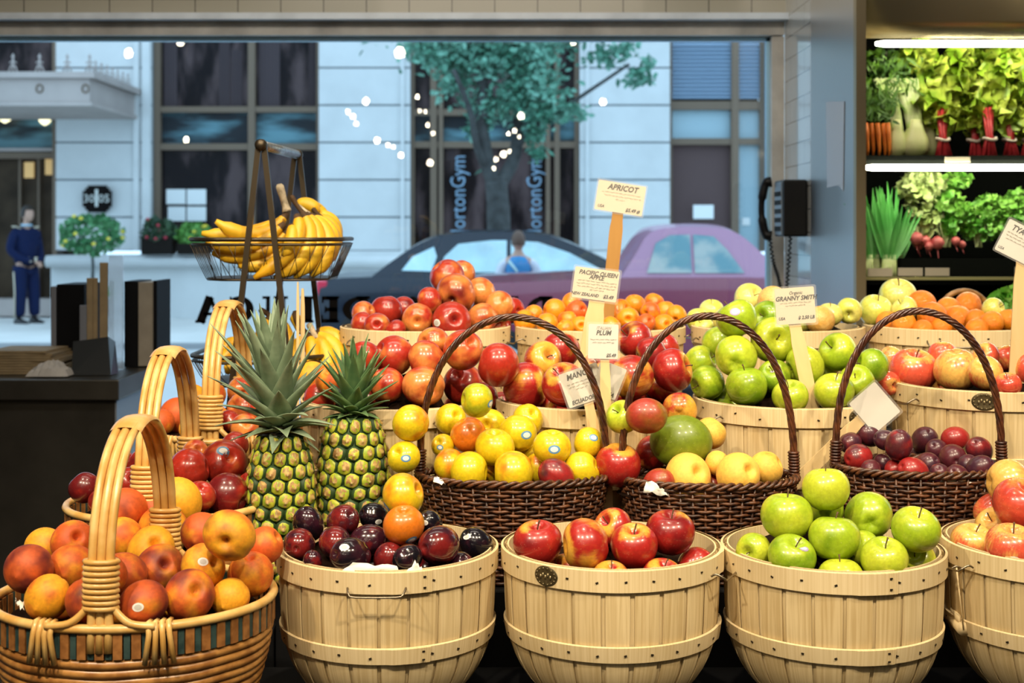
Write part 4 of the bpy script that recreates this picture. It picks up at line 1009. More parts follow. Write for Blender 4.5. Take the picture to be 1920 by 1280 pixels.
def leaf(mb, base, tip, w, nrm, ruff=.2, rg=rnd, n=6, m=5, droop=.0, fold=.15):
    base, tip = V(base), V(tip); d = tip-base; Ln = d.length; side = d.cross(V(nrm)); side = side.normalized() if side.length > 1e-6 else V((1, 0, 0)); up = side.cross(d).normalized()
    ph = rg.uniform(0, 6); pts = []
    for j in range(n):
        t = j/(n-1); ww = w*(sin(pi*min(1, .12+.88*t)**.8)**.7 if t < 1 else .05)
        for i in range(m):
            s = 2*i/(m-1)-1
            pts.append(base+d*t+side*s*ww/2+up*(ruff*w*sin(ph+9*t+3*s*3)*abs(s)+fold*w*abs(s)-droop*Ln*t*t)+V((0, 0, -abs(droop)*Ln*t*t*.5)))
    mb.grid(pts, m, n)
def leafball(mb, c, rad, k, size, rg, ruff=.25):
    c = V(c)
    for i in range(k):
        d = V((rg.gauss(0, 1), rg.gauss(0, 1), rg.gauss(0, 1))).normalized(); p = c+V((d.x*rad[0], d.y*rad[1], d.z*rad[2]))*rg.uniform(.5, 1)**.5
        q = V((rg.gauss(0, 1), rg.gauss(0, 1), rg.gauss(0, .7)+.3)).normalized()*size*rg.uniform(.6, 1.2)
        leaf(mb, p-q*.5, p+q*.5, size*.75, (rg.gauss(0, 1), rg.gauss(0, 1)-1, rg.gauss(0, 1)), ruff, rg, 5, 3)
rg = random.Random(21)
CY = 4.62
# red chard bunches
def chard(px, pb, tops, label, yd=0):
    base = P(px, pb, 4.50+yd); base.z = shelf_z[0]; e = empty('chard_bunch', base, label, 'chard', 'red chard bunches on the top shelf')
    st = MB()
    for k in range(9):
        a = rg.uniform(-1, 1); st.tube([V((a*.028, rg.uniform(-.015, .015), .006)), V((a*.010, rg.uniform(-.01, .01), .075)), V((a*.022, .02, .17))], [.0075, .0055, .004], 7)
    st.build('stalks', M['chard_red'], e)['label'] = 'crimson stalks'
    bd = MB(); bd.tube([(.021*cos(a*pi/6), .018*sin(a*pi/6), .062+.004*cos(a)) for a in range(12)], .0055, 6, closed=True); bd.build('rubber_band', M['band'], e)
    lf = MB()
    for (tx, ty, w) in tops:
        T = P(tx, ty, 4.52+rg.uniform(0, .12)+yd)-base; B0 = V((rg.uniform(-.01, .01), .03, .15))
        leaf(lf, B0, T, w, (0, -1, .2), .22, rg, 10, 7, 0, .1)
    for (tx, ty, w) in tops:
        leafball(lf, P(tx, ty, 4.54+yd)-base+V((0, 0, -.01)), (.045, .035, .045), 16, .075, rg, .42)
    lf.build('leaves', M['leaf_chard'], e)
chard(1768, 290, [(1745, 120, .10), (1720, 95, .09), (1790, 150, .10), (1765, 215, .07), (1735, 190, .08), (1800, 110, .09)], 'red chard bunch above the cream price tag')
chard(1826, 290, [(1830, 105, .10), (1800, 200, .09), (1855, 180, .09), (1840, 235, .07), (1815, 150, .08)], 'red chard bunch, second along the top shelf', .04)
chard(1856, 290, [(1880, 100, .10), (1860, 140, .09), (1870, 210, .08), (1900, 150, .08), (1838, 210, .07)], 'red chard bunch with pink stalks, third along the top shelf', -.03)
chard(1893, 290, [(1915, 110, .10), (1890, 190, .08), (1925, 170, .10), (1905, 230, .07)], 'red chard bunch with splayed orange-red stalks near the frame edge', .02)
chard(1930, 290, [(1935, 110, .10), (1910, 130, .08), (1940, 200, .10)], 'red chard bunch cut by the edge of the frame', .03)
# fennel
for px, w, lean, lb in ((1682, .040, -.04, 'slim pale fennel bulb beside the carrots'), (1716, .056, -.03, 'plump white fennel bulb in the middle of the top shelf'), (1741, .040, -.07, 'pale fennel bulb next to the red chard')):
    base = P(px, 292, 4.52 if px != 1741 else 4.58); base.z = shelf_z[0]+.002; e = empty('fennel', base, lb, 'fennel', 'fennel bulbs on the top shelf')
    b = MB(); pr = [(.004, 0), (w*.55, .006), (w*.86, .03), (w*.80, .06), (w*.5, .10), (w*.38, .13)]
    b.lathe(pr, 20, ay=.7, fn=lambda a, z: 1+.05*cos(6*a)); b.build('bulb', M['fennel'], e)
    s = MB()
    for k in range(5):
        a = (k-2)/2; s.tube(spline([(a*w*.3, 0, .09), (a*w*.4+lean*.4, .005, .18), (a*w*.7+lean, .02, .27)], 4), [.011]*9, 7)
    s.build('stalks', M['onion_white'], e)
    f = MB()
    for k in range(130):
        q = V((rg.uniform(-.06, .06)+lean*1.1, rg.uniform(-.02, .05), rg.uniform(.16, .34))); d = V((rg.gauss(0, 1)*.4, rg.gauss(0, .3), rg.uniform(-1, .6)))*.045
        leaf(f, q, q+d, .007, (0, -1, 0), .1, rg, 3, 3)
    f.build('fronds', M['leaf_dark'], e)
# carrots
for k, px in enumerate((1626, 1637, 1648, 1659, 1667)):
    base = P(px, 290, 4.49+.012*(k % 2)); base.z = shelf_z[0]; e = empty('carrot', base, 'orange carrot, %s in the bunch by the cooler post' % ['leftmost', 'second from left', 'middle one', 'second from right', 'rightmost'][k], 'carrot', 'carrots by the cooler post')
    b = MB(); b.tube([(0, 0, .002), (.002, 0, .03), (-.001, .003, .08), (-.003, .006, .118)], [.0035, .006, .0088, .0082], 10); b.build('root', M['carrot'], e)
    f = MB()
    for j in range(26): q = V((rg.uniform(-.015, .015), .01, rg.uniform(.12, .2))); leaf(f, q, q+V((rg.uniform(-.03, .03), .0, rg.uniform(-.02, .06))), .012, (0, -1, 0), .2, rg, 3, 3)
    f.build('leafy_top', M['leaf_dark'], e)
b = MB(); leafball(b, P(1650, 160, 4.62), (.10, .09, .13), 240, .035, rg); o = b.build('parsley_bunch', M['leaf_dark'])
tag(o, 'dark leafy carrot-top greens heaped in the cooler corner above the carrots', 'greens')
o = box1('white_box', P(1636, 104, 4.78)+V((-.005, 0, 0)), (.085, .1, .014), simple('pale_box', (.7, .66, .5), .6)); tag(o, 'pale flat box end above the carrot greens in the cooler', 'box')
# spring onions
for k, (px, ht, bw, lean) in enumerate(((1628, .20, .010, -.02), (1641, .235, .010, .0), (1652, .24, .010, .012), (1662, .22, .011, -.012), (1674, .255, .012, -.01), (1684, .16, .013, .01), (1672, .19, .012, .03))):
    base = P(px, 508, 4.48+.03*(k % 3)); base.z = shelf_z[1]+.001; e = empty('spring_onion', base, None, 'spring onion', 'spring onions at the end of the lower shelf')
    e['label'] = 'green spring onion bunch, %s on the lower shelf' % ['leftmost', 'second from left', 'tall, third from left', 'fourth from left', 'tallest, fifth from left', 'short wide one by the radishes', 'rear one leaning right'][k]
    b = MB()
    for j in range(4): x = (j-1.5)*.009; b.tube([(x, 0, 0), (x*.9, 0, .02), (x*.7, 0, .075)], [.0035, .0062, .0045], 8)
    b.build('bulbs', M['onion_white'], e)
    f = MB()
    for j in range(6): x = (j-2.5)*.005; leaf(f, (x*.7, 0, .06), (x*3.4+lean*2+rg.uniform(-.01, .01), .01*j-.02, ht*1.22*rg.uniform(.85, 1.05)), .019, (0, -1, 0), .03, rg, 7, 3, 0, .3)
    f.build('green_blades', M['onion_green'], e)
# black tray, radishes, herbs
tz = shelf_z[1]+.001
e = empty('produce_tray', P(1750, 500, 4.50), 'shallow black tray of radishes and herbs on the lower shelf', 'tray'); e.location.z = tz
x0, x1 = X(1688, 4.48)-e.location.x, X(1916, 4.48)-e.location.x
for (c, sz) in ((((x0+x1)/2, -.03, .033), (x1-x0, .006, .062)), (((x0+x1)/2, .16, .033), (x1-x0, .006, .062)), ((x0, .065, .033), (.006, .19, .062)), ((x1, .065, .033), (.006, .19, .062)), (((x0+x1)/2, .065, .004), (x1-x0, .19, .006))):
    box1('tray_side', c, sz, M['case_black'], e)
for k, (px, py, d) in enumerate(((1718, 447, 26), (1735, 452, 22), (1722, 459, 20), (1758, 455, 26), (1792, 452, 18), (1804, 458, 16), (1742, 462, 18))):
    e = empty('radish', P(px, py, 4.50+.02*(k % 3)), 'dull red radish, %s at the tray edge' % ['leftmost and largest', 'second from left', 'small one below the largest', 'big one with a long root', 'small one right of the long-rooted', 'rightmost', 'small one between the big two'][k], 'radish', 'radishes in the black tray')
    r = d/2/F*4.5; b = MB(); b.lathe([(.001, -r*1.0), (r*.55, -r*.8), (r, -.05*r), (r*.8, r*.6), (r*.3, r*.92), (.001, r)], 14); b.build('root', M['radish'], e)
    t = MB(); t.tube([(0, 0, -r), (.004, -.01, -r*2.2 if k != 3 else -r*3.8)], [.0022, .0007], 5); t.build('tail', M['radish'], e)
for (pts_, mt, lb, kk, sz) in (
    ([(1728, 385, .045, .06), (1708, 352, .04, .035), (1742, 345, .055, .035), (1722, 330, .04, .02), (1735, 415, .03, .04)], 'leaf_pale', 'pale leafy radish greens left of centre on the lower shelf', 70, .040),
    ([(1775, 375, .05, .05), (1790, 338, .05, .028), (1800, 400, .04, .04), (1777, 425, .02, .03)], 'leaf_green', 'bright radish greens rising above the black tray', 70, .038),
    ([(1835, 400, .05, .04), (1860, 385, .05, .045), (1845, 430, .06, .04), (1820, 425, .04, .04)], 'leaf_green', 'parsley bunch in the black tray', 110, .026),
    ([(1895, 395, .05, .05), (1915, 380, .05, .05), (1900, 425, .06, .04), (1880, 425, .04, .04)], 'leaf_green', 'parsley bunch at the frame edge of the tray', 110, .026)):
    c0 = P(pts_[0][0], 470, 4.56); e = empty('herb_bunch', c0, lb, 'greens', 'leafy bunches on the lower shelf')
    f = MB()
    for (px, py, rx, rz) in pts_: leafball(f, P(px, py, 4.58)-c0, (rx, .06, rz), kk, sz, rg)
    f.build('leaves', M[mt], e)
    s = MB()
    for j in range(12): s.tube([(rg.uniform(-.012, .012), rg.uniform(-.01, .01), .012), (rg.uniform(-.05, .05), .02, .14)], .0028, 5)
    s.build('stalks', M['onion_white'], e)
# lettuce under the shelf at the right, with a handled basket
lc = P(1912, 575, 3.86); f = MB(); leafball(f, (0, 0, 0), (.075, .07, .05), 130, .055, rg, .3); o = f.build('lettuce', M['leaf_green'], loc=lc); tag(o, 'bright green curly lettuce behind the oranges', 'lettuce')
tag(box1('produce_bin', (lc.x+.06, lc.y+.02, (lc.z-.05)/2), (.20, .26, lc.z-.05), M['black']), 'black bin under the lettuce behind the rear basket row', 'bin')
e = empty('cane_basket', (X(1808, 3.85), 3.85, lc.z-.05), 'grey cane basket with low arched handle behind the oranges', 'basket')
b = MB(); b.tube([(.075*cos(pi*i/14), .0, .022+.075*sin(pi*i/14)) for i in range(15)], .0075, 8); b.build('handle', M['rattan_body'], e)
b = MB(); b.lathe([(.05, .0), (.075, .025), (.08, .03), (.074, .03), (.05, .006)], 28, ay=.7); b.build('body', M['rattan_body'], e)
box1('cane_basket_support', (X(1808, 3.85)-.03, 3.86, (lc.z-.052)/2), (.20, .22, lc.z-.052), M['black']); tag(bpy.data.objects['cane_basket_support'], 'black stand under the cane basket behind the oranges', 'stand')
# ================================================================ payphone on the side wall
M['phone'] = simple('black_phone', (.008, .008, .009), .4, spec=.25); M['keypad'] = simple('phone_keypad', (.42, .50, .58), .35, .5)
e = empty('payphone', (XR, 5.08, 1.53), 'black wall payphone with curly cord beside the window', 'telephone')
box1('body', (-.048, .01, 0), (.092, .17, .215), M['phone'], e, bev=.008)
b = MB(); b.box((-.0955, .01, -.0), (.003, .12, .20)); kp = b.build('face_plate', M['keypad'], e, smooth=False)
for r_ in range(5):
    for c_ in range(3): box1('key', (-.0985, -.03+.04*c_, .055-.033*r_), (.004, .026, .018), M['phone'], kp)
b = MB(); b.tube(spline([(-.105, .098, .105), (-.128, .10, .095), (-.142, .10, .03), (-.142, .10, -.03), (-.128, .10, -.095), (-.105, .098, -.105)], 5), [.021]*5+[.017]*5+[.012]*6+[.017]*5+[.021]*5, 10); b.build('handset', M['phone'], e)
b = MB(); pts = []
path = spline([(-.11, .10, -.11), (-.10, .09, -.20), (-.085, .07, -.26), (-.075, .05, -.32), (-.06, .03, -.36), (-.06, .02, -.30), (-.055, .01, -.2), (-.05, .0, -.10)], 26)
for i, p in enumerate(path): pts.append(p+V((.006*cos(i*1.5), .006*sin(i*1.5), 0)))
b.tube(pts, .0035, 5); b.build('cord', M['phone'], e)
# ================================================================ counter on the left with its clutter
M['counter'] = simple('counter_metal', (.075, .068, .058), .38, .7, noise=.25, nscale=5); M['counter_side_lit'] = simple('counter_side_lit', (.22, .25, .29), .42, .3)  # paler, bluer end colour paints in the light from the window
CX, CF, CB, CZ = -1.268, 4.30, 4.88, .966
e = empty('service_counter', (-2.4, 4.6, 0), 'dark metal service counter under the window at the left', 'counter')
box1('cabinet', ((-3.6+CX-.02)/2+2.4, 0, (CZ-.07)/2), (3.6+CX-.02, CB-CF-.04, CZ-.07), M['counter'], e)
box1('worktop', ((-3.6+CX)/2+2.4, -.01, CZ-.034), (3.6+CX, CB-CF, .066), M['counter'], e, bev=.004)
box1('end_panel', (CX+2.4-.017, 0, (CZ-.07)/2), (.006, CB-CF-.03, CZ-.075), M['counter_side_lit'], e)['label'] = 'smooth end panel coloured paler for the window light'
def onc(px, Y): return V((X(px, Y), Y, CZ))
M['binder'] = simple('black_binder', (.006, .006, .007), .6, spec=.1); M['pages'] = simple('grey_pages', (.32, .28, .22), .8, noise=.1); M['kraft'] = simple('kraft_card', (.30, .22, .12), .8, noise=.15)
M['greyfile'] = simple('grey_file', (.18, .19, .22), .6)
def item(nm, px0, px1, py0, Y, depth, m, lb, cat, grp=None, z0=None, bev=.002, rz=0):
    a = onc(px0, Y); b2 = onc(px1, Y); z1 = EYE-(py0-430)/F*Y; z0 = CZ+.0008 if z0 is None else z0
    o = box1(nm, ((a.x+b2.x)/2, Y+depth/2, (z0+z1)/2), (b2.x-a.x, depth, z1-z0), m, bev=bev, rot=(0, 0, rz)); tag(o, lb, cat, grp); return o
e = empty('ring_binder', onc(266, 4.68), 'black ring binder with grey pages, rightmost on the counter', 'binder')
def rel(nm, x0, x1, y, y1, z0, z1, m, root): r = root.location; return box1(nm, ((x0+x1)/2-r.x, (y+y1)/2-r.y, (z0+z1)/2-r.z), (x1-x0, y1-y, z1-z0), m, root, bev=.001)
zt = EYE-(526-430)/F*4.68
rel('cover', X(233, 4.68), X(258, 4.68), 4.68, 4.86, CZ+.001, zt-.002, M['binder'], e); rel('pages', X(258.5, 4.68), X(287.5, 4.68), 4.685, 4.86, CZ+.004, zt-.006, M['pages'], e); rel('spine', X(288, 4.68), X(295, 4.68), 4.675, 4.86, CZ+.001, zt, M['binder'], e)
item('ring_binder', 106, 158, 533, 4.66, .20, M['binder'], 'wide black binder standing behind the pamphlet holder', 'binder')
item('file_folder', 95, 105, 537, 4.66, .2, M['greyfile'], 'thin grey file folder against the wide black binder', 'folder')
item('card_sleeve', 174, 182, 521, 4.56, .012, M['kraft'], 'shorter brown menu card standing in the holder', 'card', 'menu cards in the holder', z0=CZ+.01)
item('card_sleeve', 162, 173, 521, 4.55, .012, M['kraft'], 'brown menu card with yellow edge in the holder', 'card', 'menu cards in the holder', z0=CZ+.01)
item('card_sleeve', 186.5, 201, 492, 4.57, .014, M['kraft'], 'tallest brown menu card in the holder', 'card', 'menu cards in the holder', z0=CZ+.01)
item('card_sleeve', 149, 161, 572, 4.53, .010, M['greyfile'], 'low grey card at the left of the holder', 'card', 'menu cards in the holder', z0=CZ+.01)
pm = simple('clear_plastic', (.8, .82, .86), .08, trans=.75); pm.node_tree.nodes['Principled BSDF'].inputs['Alpha'].default_value = .75
item('plastic_sleeve', 203.5, 231, 478, 4.60, .006, pm, 'tall clear plastic sleeve standing on the counter', 'sleeve')
e = empty('pamphlet_holder', onc(178, 4.42), 'dark slanted pamphlet holder at the front of the counter', 'holder')
r0 = e.location; q = lambda px, py, Y: P(px, py, Y)-r0
b = MB(); b.v = [tuple(v) for v in (q(134, 706, 4.42), q(208, 706, 4.42), q(203, 631, 4.46), q(137, 640, 4.46), q(134, 700, 4.49), q(222, 700, 4.49), q(216, 640, 4.50), q(139, 646, 4.50))]
for v in range(8):
    if v in (0, 1, 4, 5): b.v[v] = (b.v[v][0], b.v[v][1], .0012)
for f_ in ((0, 1, 2, 3), (5, 4, 7, 6), (4, 0, 3, 7), (1, 5, 6, 2), (3, 2, 6, 7), (4, 5, 1, 0)): b.quad(f_)
b.build('shell', simple('smoky_plastic', (.03, .033, .036), .18), e, smooth=False)
rg = random.Random(5)
for k in range(9):
    w = .25-.006*k; o = box1('brown_paper_sheet', (X(48, 4.5)+rg.uniform(-.01, .01), 4.55, CZ+.0045+k*.0088), (w, .20, .0076), M['kraft'], rot=(0, 0, rg.uniform(-.08, .08)))
    tag(o, 'flat brown paper bag, %s in the stack at the counter end' % ['lowest', 'second from bottom', 'third from bottom', 'fourth from bottom', 'middle one', 'fourth from top', 'third from top', 'second from top', 'topmost'][k], 'paper bag', 'stack of brown paper bags')
b = MB(); g = []
for j in range(12):
    for i in range(14):
        u, v = i/13-.5, j/11-.5; g.append((u*.135, v*.10, .004+.040*max(0, 1-4*u*u)*max(0, 1-4*v*v)+rg.uniform(0, .014)*(abs(u) < .49 and abs(v) < .49)))
b.grid(g, 14, 12); o = b.build('crumpled_paper', simple('grey_tissue', (.42, .40, .38), .8), loc=(X(100, 4.42), 4.40, CZ), smooth=False); tag(o, 'heap of crumpled grey tissue on the counter', 'paper')
# ================================================================ small bulbs whose reflections show in the window
M['bulb'] = simple('warm_bulb', (1, .9, .7), .5, emit=60, emitc=(1, .88, .66)); M['lampcap'] = simple('lamp_cap', (.1, .1, .1), .4, .8)
BL = ((750, 100, .085), (236, 98, .07), (340, 80, .06), (686, 190, .055), (653, 210, .04), (661, 218, .04), (668, 232, .035), (708, 264, .05), (728, 272, .035), (738, 276, .03), (750, 290, .045), (782, 180, .04), (806, 305, .05), (787, 208, .025), (797, 208, .025),
                     (802, 235, .03), (812, 250, .03), (977, 216, .055), (965, 245, .035), (953, 250, .03), (974, 255, .025), (944, 288, .05), (930, 298, .035), (955, 283, .03), (926, 315, .03), (1132, 189, .055), (348, 262, .045), (1075, 78, .05))
GRP = {}
def bulb_group(px):
    for lim, key, lb in ((500, 'a', 'loose string of bare bulbs reflected at the left of the window'), (770, 'b', 'slanting string of bare bulbs reflected on the pale pier'), (900, 'c', 'short string of bare bulbs reflected left of the tree'), (1000, 'd', 'string of bare bulbs reflected over the tree trunk'), (9999, 'e', 'pair of bare bulbs reflected at the right of the tree')):
        if px < lim:
            if key not in GRP: GRP[key] = empty('string_lights', (X(px, 12.2), -1.2, 3.4), lb, 'string lights', 'ceiling bulbs reflected in the window')
            return GRP[key]
for (px, py, r_) in BL:
    Yv = 12.2; p = P(px, py, Yv); yl = 11.0-Yv; zz = min(p.z, 3.32); g = bulb_group(px); q = V((p.x, yl+rg.uniform(-.1, .1), zz))-g.location
    b = MB(); s_ = r_*1.15; b.lathe([(.001, -s_*.5), (s_*.35, -s_*.4), (s_*.5, 0), (s_*.35, s_*.4), (.15*s_, s_*.55)], 10); b.build('bulb', M['bulb'], g, loc=q)
    b = MB(); b.tube([(0, 0, s_*.5), (0, 0, s_*.8), (0, 0, max(s_, 3.4-zz))], [s_*.16, s_*.16, .002], 6); b.build('cord', M['lampcap'], g, loc=q)
# ================================================================ the street
M['stone'] = simple('pale_limestone', (.62, .64, .64), .8, noise=.07, nscale=1.5)
M['stone_warm'] = simple('canopy_stone', (.40, .345, .32), .7, noise=.08, nscale=2)
M['groove'] = simple('stone_joint', (.20, .24, .27), .9)
M['pave'] = simple('pale_pavement', (.66, .66, .64), .8, noise=.08, nscale=.8)
M['kerb'] = simple('kerb_stone', (.30, .31, .32), .8)
M['road'] = simple('wet_asphalt', (.52, .53, .53), .6, noise=.06, nscale=.6)
M['bz'] = simple('window_bronze', (.17, .125, .09), .6, 0, spec=.15)
M['dglass'] = simple('dark_window_glass', (.022, .020, .026), .12, spec=.22, noise=.7, nscale=1.1)
M['tglass'] = simple('teal_window_glass', (.07, .14, .18), .15, spec=.3, noise=.6, nscale=.9)
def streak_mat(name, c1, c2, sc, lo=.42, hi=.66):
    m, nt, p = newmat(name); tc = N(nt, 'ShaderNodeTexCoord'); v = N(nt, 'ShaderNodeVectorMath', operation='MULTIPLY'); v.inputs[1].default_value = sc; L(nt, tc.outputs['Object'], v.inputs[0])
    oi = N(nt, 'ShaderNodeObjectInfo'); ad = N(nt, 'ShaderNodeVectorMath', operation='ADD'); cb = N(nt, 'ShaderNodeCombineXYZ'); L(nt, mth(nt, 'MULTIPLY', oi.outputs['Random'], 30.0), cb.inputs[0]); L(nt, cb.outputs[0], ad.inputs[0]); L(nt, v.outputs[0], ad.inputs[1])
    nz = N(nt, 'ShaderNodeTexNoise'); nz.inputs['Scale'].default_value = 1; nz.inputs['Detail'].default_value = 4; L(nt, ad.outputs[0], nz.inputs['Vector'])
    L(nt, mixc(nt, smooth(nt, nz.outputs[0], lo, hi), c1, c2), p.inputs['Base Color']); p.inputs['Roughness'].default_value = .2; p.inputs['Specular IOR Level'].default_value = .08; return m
M['dglass'] = streak_mat('dark_window_glass', (.006, .005, .007), (.085, .060, .062), (2.6, 1, .9)); M['tglass'] = streak_mat('teal_window_glass', (.020, .026, .032), (.13, .27, .32), (.7, 1, 3.2))  # streaked colours paint in the reflections and curtains of the panes
M['curtain'] = simple('grey_curtain', (.07, .055, .06), .9, spec=.05)
M['brownpanel'] = simple('brown_panel', (.11, .072, .07), .7, spec=.1)
M['bluepanel'] = simple('blue_grey_panel', (.34, .48, .54), .6)
M['louver'] = simple('blue_louvre', (.26, .36, .48), .5)
M['entry'] = simple('entry_wood', (.045, .030, .018), .5, spec=.1, noise=.6, nscale=2)
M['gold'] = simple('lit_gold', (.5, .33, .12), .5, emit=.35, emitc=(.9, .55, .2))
M['chand'] = simple('lit_glass_lamp', (1, .9, .6), .5, emit=2.0, emitc=(1, .9, .55))
M['notice'] = simple('white_notice', (.75, .78, .78), .6)
FY = 22.0; RZ = -.07
def fb(nm, px0, px1, py0, py1, m, par=None, y0=0., dep=.3, kind=True):
    a = P(px0, py0, FY); b = P(px1, py1, FY)
    o = box1(nm, ((a.x+b.x)/2, FY+y0+dep/2, (a.z+b.z)/2), (b.x-a.x, dep, a.z-b.z), m, par); return o
def gbox(nm, x0, x1, y0, y1, z0, z1, m): return S(box1(nm, ((x0+x1)/2, (y0+y1)/2, (z0+z1)/2), (x1-x0, y1-y0, z1-z0), m))
gbox('pavement_near', -25, 25, 5.61, 8.6, -.12, -.01, M['pave']); gbox('road', -25, 25, 8.6, 16.9, -.2, RZ, M['road'])
gbox('kerb', -25, 25, 16.9, 17.1, -.2, .0, M['kerb']); gbox('pavement_far', -25, 25, 17.1, 22.6, -.12, .0, M['pave'])
fac = S(empty('exterior_wall_opposite', (0, 0, 0)))
def pier(px0, px1, pil=()):
    a = P(px0, 50, FY); b = P(px1, 500, FY); top = 9.0
    fb('pier', px0, px1, -430, 470, M['groove'], fac, .04, .5)
    ys = [57+70*k for k in range(-7, 6)]; mb = MB()
    for k, y in enumerate(ys):
        y1 = min(y+70, 470)
        if y >= 470: break
        c0 = P(px0, y+1.6, FY); c1 = P(px1, y1-1.6, FY)
        mb.box(((c0.x+c1.x)/2, FY+.02, (c0.z+c1.z)/2), (c1.x-c0.x, .05, c0.z-c1.z))
    mb.build('stone_courses', M['stone'], fac, smooth=False)
    for (q0, q1) in pil:
        c0 = P(q0, -430, FY); c1 = P(q1, 470, FY); box1('pilaster', ((c0.x+c1.x)/2, FY-.03, (c0.z+c1.z)/2), (c1.x-c0.x, .07, c0.z-c1.z), M['stone'], fac)
pier(105, 284, ((252, 262), (268, 283))); pier(598, 769, ((752, 758),)); pier(1087, 1256, ((1098, 1104),)); pier(1436, 1700)
fb('upper_wall', -900, 1700, -430, -60, M['stone'], fac, .3, .4)
pier(-620, -60); pier(-1500, -900); fb('side_wall', -900, -620, -60, 600, M['brownpanel'], fac, .3, .3); fb('base_wall', -1500, -60, 500, 600, M['stone'], fac, -.25, .8); fb('pier', 1700, 2300, -430, 600, M['stone'], fac, .04, .5)
fb('base_wall', 105, 1700, 500, 600, M['stone'], fac, -.25, .8); fb('base_ledge', 103, 1700, 478, 500, M['stone'], fac, -.42, .9)
c0 = P(103, 489, FY); mb = MB(); mb.tube([(c0.x, FY-.40, c0.z), (P(1700, 0, FY).x, FY-.40, c0.z)], .095, 10); mb.build('base_roll_moulding', M['stone'], fac)
fb('panel_opposite', 596, 1262, 470, 480, M['stone'], fac, -.1, .5)
def bay(px0, px1, mull, trans, rows, nm='facade_window', ybot=472, ytop=-20):
    w = S(empty('window_bay', (0, 0, 0))); w.name = 'exterior_window'
    fb('back_wall', px0, px1, ytop, ybot, M['brownpanel'], w, .9, .1)
    for (q0, q1) in mull: fb('mullion', q0, q1, ytop, ybot, M['bz'], w, .12, .14)
    for (q0, q1) in trans: fb('transom', px0, px1, q0, q1, M['bz'], w, .14, .14)
    for (a0, a1, b0, b1, m) in rows: fb('window_pane', a0, a1, b0, b1, M[m], w, .26, .03)
    return w
bay(284, 598, ((284, 296), (462, 475), (591, 598)), ((198, 209), (268, 280)), ((296, 462, -20, 198, 'dglass'), (475, 591, -20, 198, 'dglass'), (296, 462, 209, 268, 'tglass'), (475, 591, 209, 268, 'tglass'), (296, 462, 280, 472, 'dglass'), (475, 591, 280, 472, 'dglass')))
bay(769, 1087, ((769, 776), (806, 818), (822, 830), (1024, 1032), (1040, 1050), (1078, 1087)), ((203, 215), (264, 276)), ((776, 1078, -20, 203, 'dglass'), (776, 1078, 215, 264, 'tglass'), (776, 806, 276, 472, 'dglass'), (830, 1024, 276, 472, 'dglass'), (1050, 1078, 276, 472, 'dglass')))
w = bay(1256, 1436, ((1256, 1262), (1374, 1388), (1428, 1436)), ((188, 204), (258, 270)), ((1262, 1374, 204, 258, 'bluepanel'), (1388, 1428, 204, 258, 'bluepanel'), (1262, 1380, 270, 480, 'brownpanel'), (1384, 1428, 270, 480, 'bluepanel')))
for k in range(15):
    y = 78+7.6*k
    if y > 184: break
    for q0, q1 in ((1262, 1374), (1388, 1428)):
        a = P(q0, y, FY); b = P(q1, y+4, FY); o = box1('louvre_blade', ((a.x+b.x)/2, FY+.2, (a.z+b.z)/2), (b.x-a.x, .09, .03), M['louver'], w, rot=(RAD(35), 0, 0))
fb('window_pane', 1262, 1428, -20, 188, M['black'], w, .3, .02)
# interior glimpses behind the panes: curtains and frames in the first bay
for (q0, q1, y0, y1) in ((300, 325, 60, 198), (405, 425, 60, 198), (428, 450, 90, 198), (480, 520, 70, 198), (575, 590, 60, 198), (835, 850, 276, 300)):
    a = P(q0, y0, FY); b = P(q1, y1, FY); mb = MB(); g = []
    for j in (0, 1):
        for i in range(17): g.append((a.x+(b.x-a.x)*i/16, FY+.235+.012*sin(i*2.1), a.z if j == 0 else b.z))
    mb.grid(g, 17, 2); mb.build('curtain', M['curtain'], fac)
nt_ = S(fb('notice_sheets', 306, 342, 354, 382, M['notice'], None, .2, .02)); nt_.name = 'notice'
for i, (a0, a1, b0, b1, lb) in enumerate(((306, 342, 354, 383, 'upper left'), (345, 381, 354, 383, 'upper right'), (309, 342, 387, 414, 'lower left'), (345, 381, 387, 414, 'lower right'))):
    o = nt_ if i == 0 else fb('notice', a0, a1, b0, b1, M['notice'], None, .2, .02)
    if 'kind' in o: del o['kind']
    tag(o, f'white paper notice, {lb} of four taped in the street window', 'notice', 'white notices in the street window')
o = fb('notice', 1300, 1338, 384, 410, M['notice'], None, -.0, .02); tag(o, 'small white notice on the brown panel across the street', 'notice'); 
o = fb('doorbell_plate', 1396, 1411, 408, 422, M['notice'], None, .24, .02); tag(o, 'tiny white plate on the blue-grey door across the street', 'plate')
# vertical gym lettering on the two door panes
for cx, lb in ((860, 'pale blue vertical gym lettering on the left street door'), (1003, 'pale blue vertical gym lettering behind the tree, on the right door')):
    p = P(cx, 372, FY+.22); g = empty('door_lettering', p, lb, 'lettering', 'gym lettering on the street doors')
    g.location.y = FY+.24
    t = text('NortonGym', g, (0, 0, 0), .36, simple('pale_blue_vinyl', (.22, .36, .50), .6), rot=(0, 0, 0), align='CENTER'); t.rotation_euler = (pi/2, -pi/2, 0); t.scale = (.80, 1, 1)
